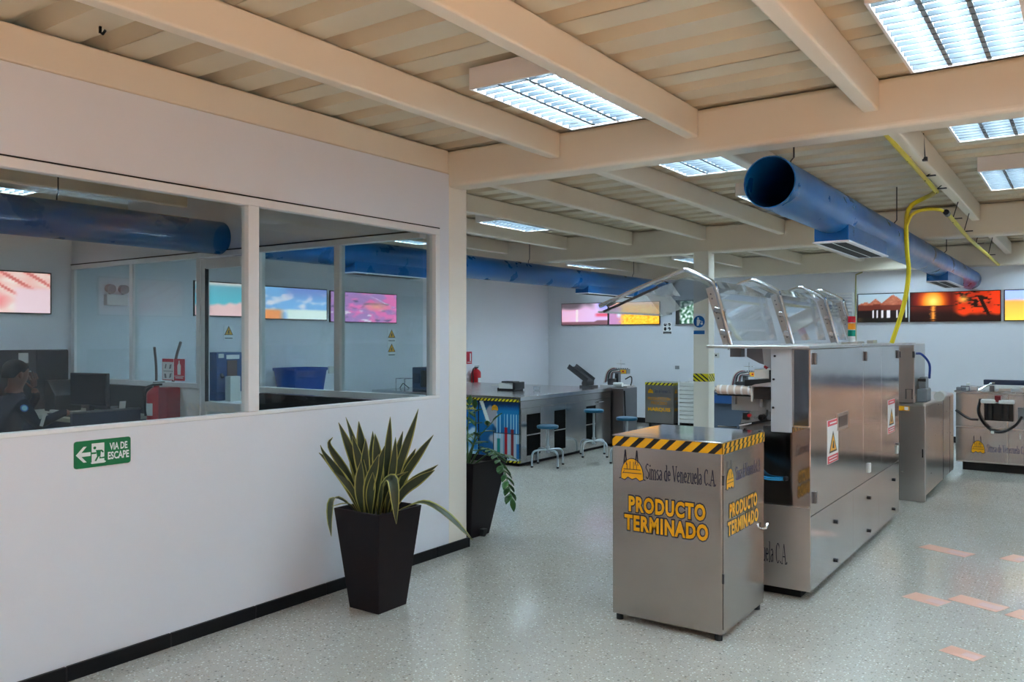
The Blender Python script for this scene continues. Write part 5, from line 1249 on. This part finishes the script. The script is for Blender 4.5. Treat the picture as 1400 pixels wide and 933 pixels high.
# local frame: +y forward (towards the desk), +x to the person's right (towards the viewer)
J = [((0, 0, .47), (.15, .11)), ((0, .02, .62), (.145, .105)), ((0, .05, .82), (.16, .11)), ((0, .07, .97), (.17, .10)), ((0, .085, 1.06), (.06, .06)), ((0, .10, 1.12), (.052, .055)),
     ((.0, .125, 1.19), (.068, .085)), ((0, .135, 1.27), (.074, .094)), ((0, .12, 1.34), (.055, .07)),
     ((.19, .07, .99), .062), ((.25, .17, .80), .046), ((.20, .40, .885), .037), ((.19, .47, .885), .028),            # right arm on the desk
     ((-.19, .08, .99), .062), ((-.22, .27, .86), .048), ((-.10, .33, 1.02), .036), ((-.06, .285, 1.10), .028),        # left arm to the chin
     ((.10, .06, .47), .085), ((.12, .42, .50), .068), ((.12, .46, .25), .05), ((.12, .44, .07), .036), ((.12, .56, .035), .034),
     ((-.10, .06, .47), .085), ((-.12, .42, .50), .068), ((-.12, .46, .25), .05), ((-.12, .44, .07), .036), ((-.12, .56, .035), .034)]
E_ = [(0, 1), (1, 2), (2, 3), (3, 4), (4, 5), (5, 6), (6, 7), (7, 8), (3, 9), (9, 10), (10, 11), (11, 12), (3, 13), (13, 14), (14, 15), (15, 16), (0, 17), (17, 18), (18, 19), (19, 20), (20, 21), (0, 22), (22, 23), (23, 24), (24, 25), (25, 26)]
bm_ = skinned('body', J, E_, 0)
for m_ in (uniform_m, skin_m, dark_m): bm_.materials.append(m_)
for p in bm_.polygons:
    c = p.center; mi = 0
    if c.z > 1.075 and abs(c.x) < .12 and c.y < .27: mi = 1
    if c.y > .435 and c.z > .8: mi = 1
    if c.z > 1.06 and c.y > .27: mi = 1
    if c.z < .10: mi = 2
    p.material_index = mi; p.use_smooth = True
bo = bpy.data.objects.new('body', bm_); COL.objects.link(bo); bo.parent = pe
def pm(mb, name, m_, smooth=True):
    o = mb.build(name, m_, None, smooth=smooth); l = o.location.copy(); o.parent = pe; o.location = l; return o
# face: nose, ear, eyes, mouth; hair cap
pm(MB().lathe((0, 0, 0), [(.004, 0), (.012, .012), (.010, .03), (.003, .045)], 8), 'nose', skin_m).location = (0, .228, 1.215)
pm(MB().lathe((.078, .115, 1.20), [(.006, 0), (.016, .012), (.018, .04), (.008, .058)], 10), 'ear', skin_m)
pm(MB().lathe((-.078, .115, 1.20), [(.006, 0), (.016, .012), (.018, .04), (.008, .058)], 10), 'ear', skin_m)
for sx in (-1, 1): pm(MB().lathe((sx * .032, .212, 1.248), [(.002, 0), (.010, .005), (.010, .010), (.002, .015)], 8), 'eye', sticker_w)
pm(MB().box(-.025, .025, .205, .217, 1.178, 1.186), 'mouth', mat('lips', rgb(110, 60, 52), .5), False)
hv = []; hm = MB(); n = 16
for k in range(7):
    el = R(-8 + k * 16)
    for i in range(n):
        a = 2 * math.pi * i / n; hv.append((.086 * math.cos(a) * math.cos(el), .115 + .108 * math.sin(a) * math.cos(el) - .012, 1.265 + .098 * math.sin(el) - (.045 if math.sin(a) < -.2 and k < 2 else 0) + (.03 if math.sin(a) > .5 and k < 2 else 0)))
hm.add(hv, [(k * n + i, k * n + (i + 1) % n, (k + 1) * n + (i + 1) % n, (k + 1) * n + i) for k in range(6) for i in range(n)] + [tuple(6 * n + i for i in range(n))])
pm(hm, 'hair', hair_m)
# hands with five fingers each
def hand(base, fwd, side, down):
    b = Vector(base); f_ = Vector(fwd).normalized(); s_ = Vector(side).normalized(); d_ = Vector(down).normalized()
    JJ = [(tuple(b - f_ * .02), (.024, .016)), (tuple(b + f_ * .045), (.036, .015))]; EE = [(0, 1)]
    for k, (o_, ln) in enumerate(((-.030, .065), (-.010, .078), (.010, .073), (.029, .056))):
        r0 = len(JJ); p = b + f_ * .075 + s_ * o_
        JJ += [(tuple(p), .0095), (tuple(p + f_ * ln * .5 + d_ * .008), .0085), (tuple(p + f_ * ln * .92 + d_ * .026), .007)]; EE += [(1, r0), (r0, r0 + 1), (r0 + 1, r0 + 2)]
    r0 = len(JJ); JJ += [(tuple(b + f_ * .015 - s_ * .035), .011), (tuple(b + f_ * .05 - s_ * .062 + d_ * .006), .009), (tuple(b + f_ * .078 - s_ * .062 + d_ * .014), .0075)]; EE += [(0, r0), (r0, r0 + 1), (r0 + 1, r0 + 2)]
    me = skinned('hand', JJ, EE, 0, 1); me.materials.append(skin_m)
    for p in me.polygons: p.use_smooth = True
    o = bpy.data.objects.new('hand', me); COL.objects.link(o); o.parent = pe
hand((.19, .49, .878), (-.1, 1, -.05), (1, 0, 0), (0, 0, -1))
hand((-.055, .285, 1.115), (.25, -.18, 1), (.5, .8, .1), (.35, -.5, 0))
MB2 = MB(); MB2.lathe((0, 0, 0), [(.032, 0), (.032, .003)], 18)
bd = pm(MB2, 'arm_badge', sticker_b); bd.location = (.258, .06, .955); bd.rotation_euler = (0, R(72), 0)
bd2 = MB().lathe((0, 0, 0), [(.022, 0), (.022, .003)], 16); bd2 = pm(bd2, 'arm_badge', mat('badge_pale', rgb(130, 190, 210), .4)); bd2.location = (.262, .06, .956); bd2.rotation_euler = (0, R(72), 0)
pm(MB().obox((.285, .20, .845), (.004, .0, .0), (0, .012, -.004), (-.01, .02, .05)), 'sleeve_stripe', offwhite_m, False)
# chair under the person
ch = thing('office_chair', 'office chair with pale backrest under the seated person', 'chair', (PX, PY, 0))
MB().box(PX - .23, PX + .23, PY - .20, PY + .24, .36, .40).build('seat', dark_m, ch, bevel=.012)
MB().box(PX - .21, PX + .21, PY - .26, PY - .22, .52, 1.13).build('backrest', offwhite_m, ch, bevel=.015)
MB().tube([(PX, PY - .1, .36), (PX, PY - .27, .38), (PX, PY - .275, .60)], .016, 8).build('back_support', dark_m, ch)
MB().cyl((PX, PY, .10), (PX, PY, .36), .028, n=12).build('gas_post', st_dark, ch)
for k in range(5):
    a = R(72 * k + 20); l = MB().tube([(PX, PY, .11), (PX + .27 * math.cos(a), PY + .27 * math.sin(a), .07)], .016, 8).build('base_leg', dark_m, ch)
    MB().cyl((PX + .27 * math.cos(a) - .01, PY + .27 * math.sin(a), .03), (PX + .27 * math.cos(a) + .01, PY + .27 * math.sin(a), .03), .03, n=12).build('castor', dark_m, l)

# side table along the far left wall behind the inner partition
sb_ = thing('side_bench', 'white side bench along the far left wall behind the glass', 'bench', (-8.45, 6.6, 0))
MB().box(XL + .02, -8.12, 5.3, 8.0, .76, .80).build('top', white_m, sb_, bevel=.004)
for y in (5.4, 6.65, 7.9): MB().box(XL + .05, -8.17, y - .02, y + .02, 0, .76).build('leg_frame', st_far, sb_)
MB().box(XL + .06, -8.2, 5.5, 7.8, .30, .33).build('shelf', st_far, sb_)
dp = thing('dispenser', 'blue dispenser with brown window on the side bench', 'dispenser', (-8.5, 6.2, .80))
MB().box(XL + .02, XL + .30, 5.99, 6.36, .90, 1.375).box(XL + .04, XL + .26, 6.02, 6.33, .80, .90).build('case', device_m, dp, bevel=.008)
MB().box(XL + .30, XL + .305, 6.13, 6.27, 1.0, 1.28).build('window', brown_m, dp)
MB().box(XL + .30, XL + .308, 6.12, 6.30, 1.295, 1.345).build('name_plate', sticker_w, dp)
MB().box(XL + .30, XL + .31, 6.01, 6.08, 1.31, 1.36).build('paper_note', offwhite_m, dp)
MB().cyl((XL + .30, 6.05, 1.12), (XL + .33, 6.05, 1.08), .02, n=10).build('spout', dark_m, dp)
tag(MB().box(-8.36, -8.26, 6.06, 6.20, .80, 1.09).box(-8.355, -8.265, 6.065, 6.195, 1.09, 1.095).build('white_carton', offwhite_m, bevel=.004), 'tall white carton standing before the blue dispenser', 'carton')
bk = thing('basket', 'small basket of dark items right of the white carton', 'basket', (-8.4, 6.42, .80))
MB().box(-8.47, -8.33, 6.37, 6.55, .80, .81).box(-8.47, -8.465, 6.37, 6.55, .81, .93).box(-8.335, -8.33, 6.37, 6.55, .81, .93).box(-8.465, -8.335, 6.37, 6.375, .81, .93).box(-8.465, -8.335, 6.545, 6.55, .81, .93).build('crate', offwhite_m, bk)
for k, (y, m_) in enumerate(((6.41, dark_m), (6.46, brown_m), (6.51, dark_m))): MB().cyl((-8.40, y, .81), (-8.40, y, .955), .02, n=10).build('bottle', m_, bk)
bn = thing('blue_bin', 'wide blue plastic bin standing on the side bench', 'bin', (-8.4, 7.25, .80))
for nm, a, b, z0, z1, t_ in (('bin_body', (.20, .27), (.235, .32), .80, 1.13, 0), ('rim', (.25, .335), (.25, .335), 1.125, 1.16, 0)):
    mb = MB(); vs = []
    rs = [(a, z0), (b, z1)] + ([((b[0] - .012, b[1] - .012), z1), ((a[0] - .012, a[1] - .012), z0 + .012)])
    for (rx, ry), z in rs:
        for i in range(24):
            q = 2 * math.pi * i / 24; cc, ss = math.cos(q), math.sin(q); sq = (abs(cc) ** 4 + abs(ss) ** 4) ** -.25
            vs.append((-8.42 + rx * cc * sq, 7.25 + ry * ss * sq, z))
    mb.add(vs, [(k * 24 + i, k * 24 + (i + 1) % 24, (k + 1) * 24 + (i + 1) % 24, (k + 1) * 24 + i) for k in range(3) for i in range(24)] + ([tuple(range(23, -1, -1)), tuple(72 + i for i in range(24))] if nm == 'bin_body' else [(72 + i, 72 + (i + 1) % 24, (i + 1) % 24, i) for i in range(24)]))
    mb.build(nm, binblue_m, bn, smooth=30)
tag(MB().box(XL, XL + .02, 8.0, 8.1, 1.05, 1.15).build('wall_socket', offwhite_m, bevel=.003), 'small white socket on the far left wall right of the blue bin', 'socket')
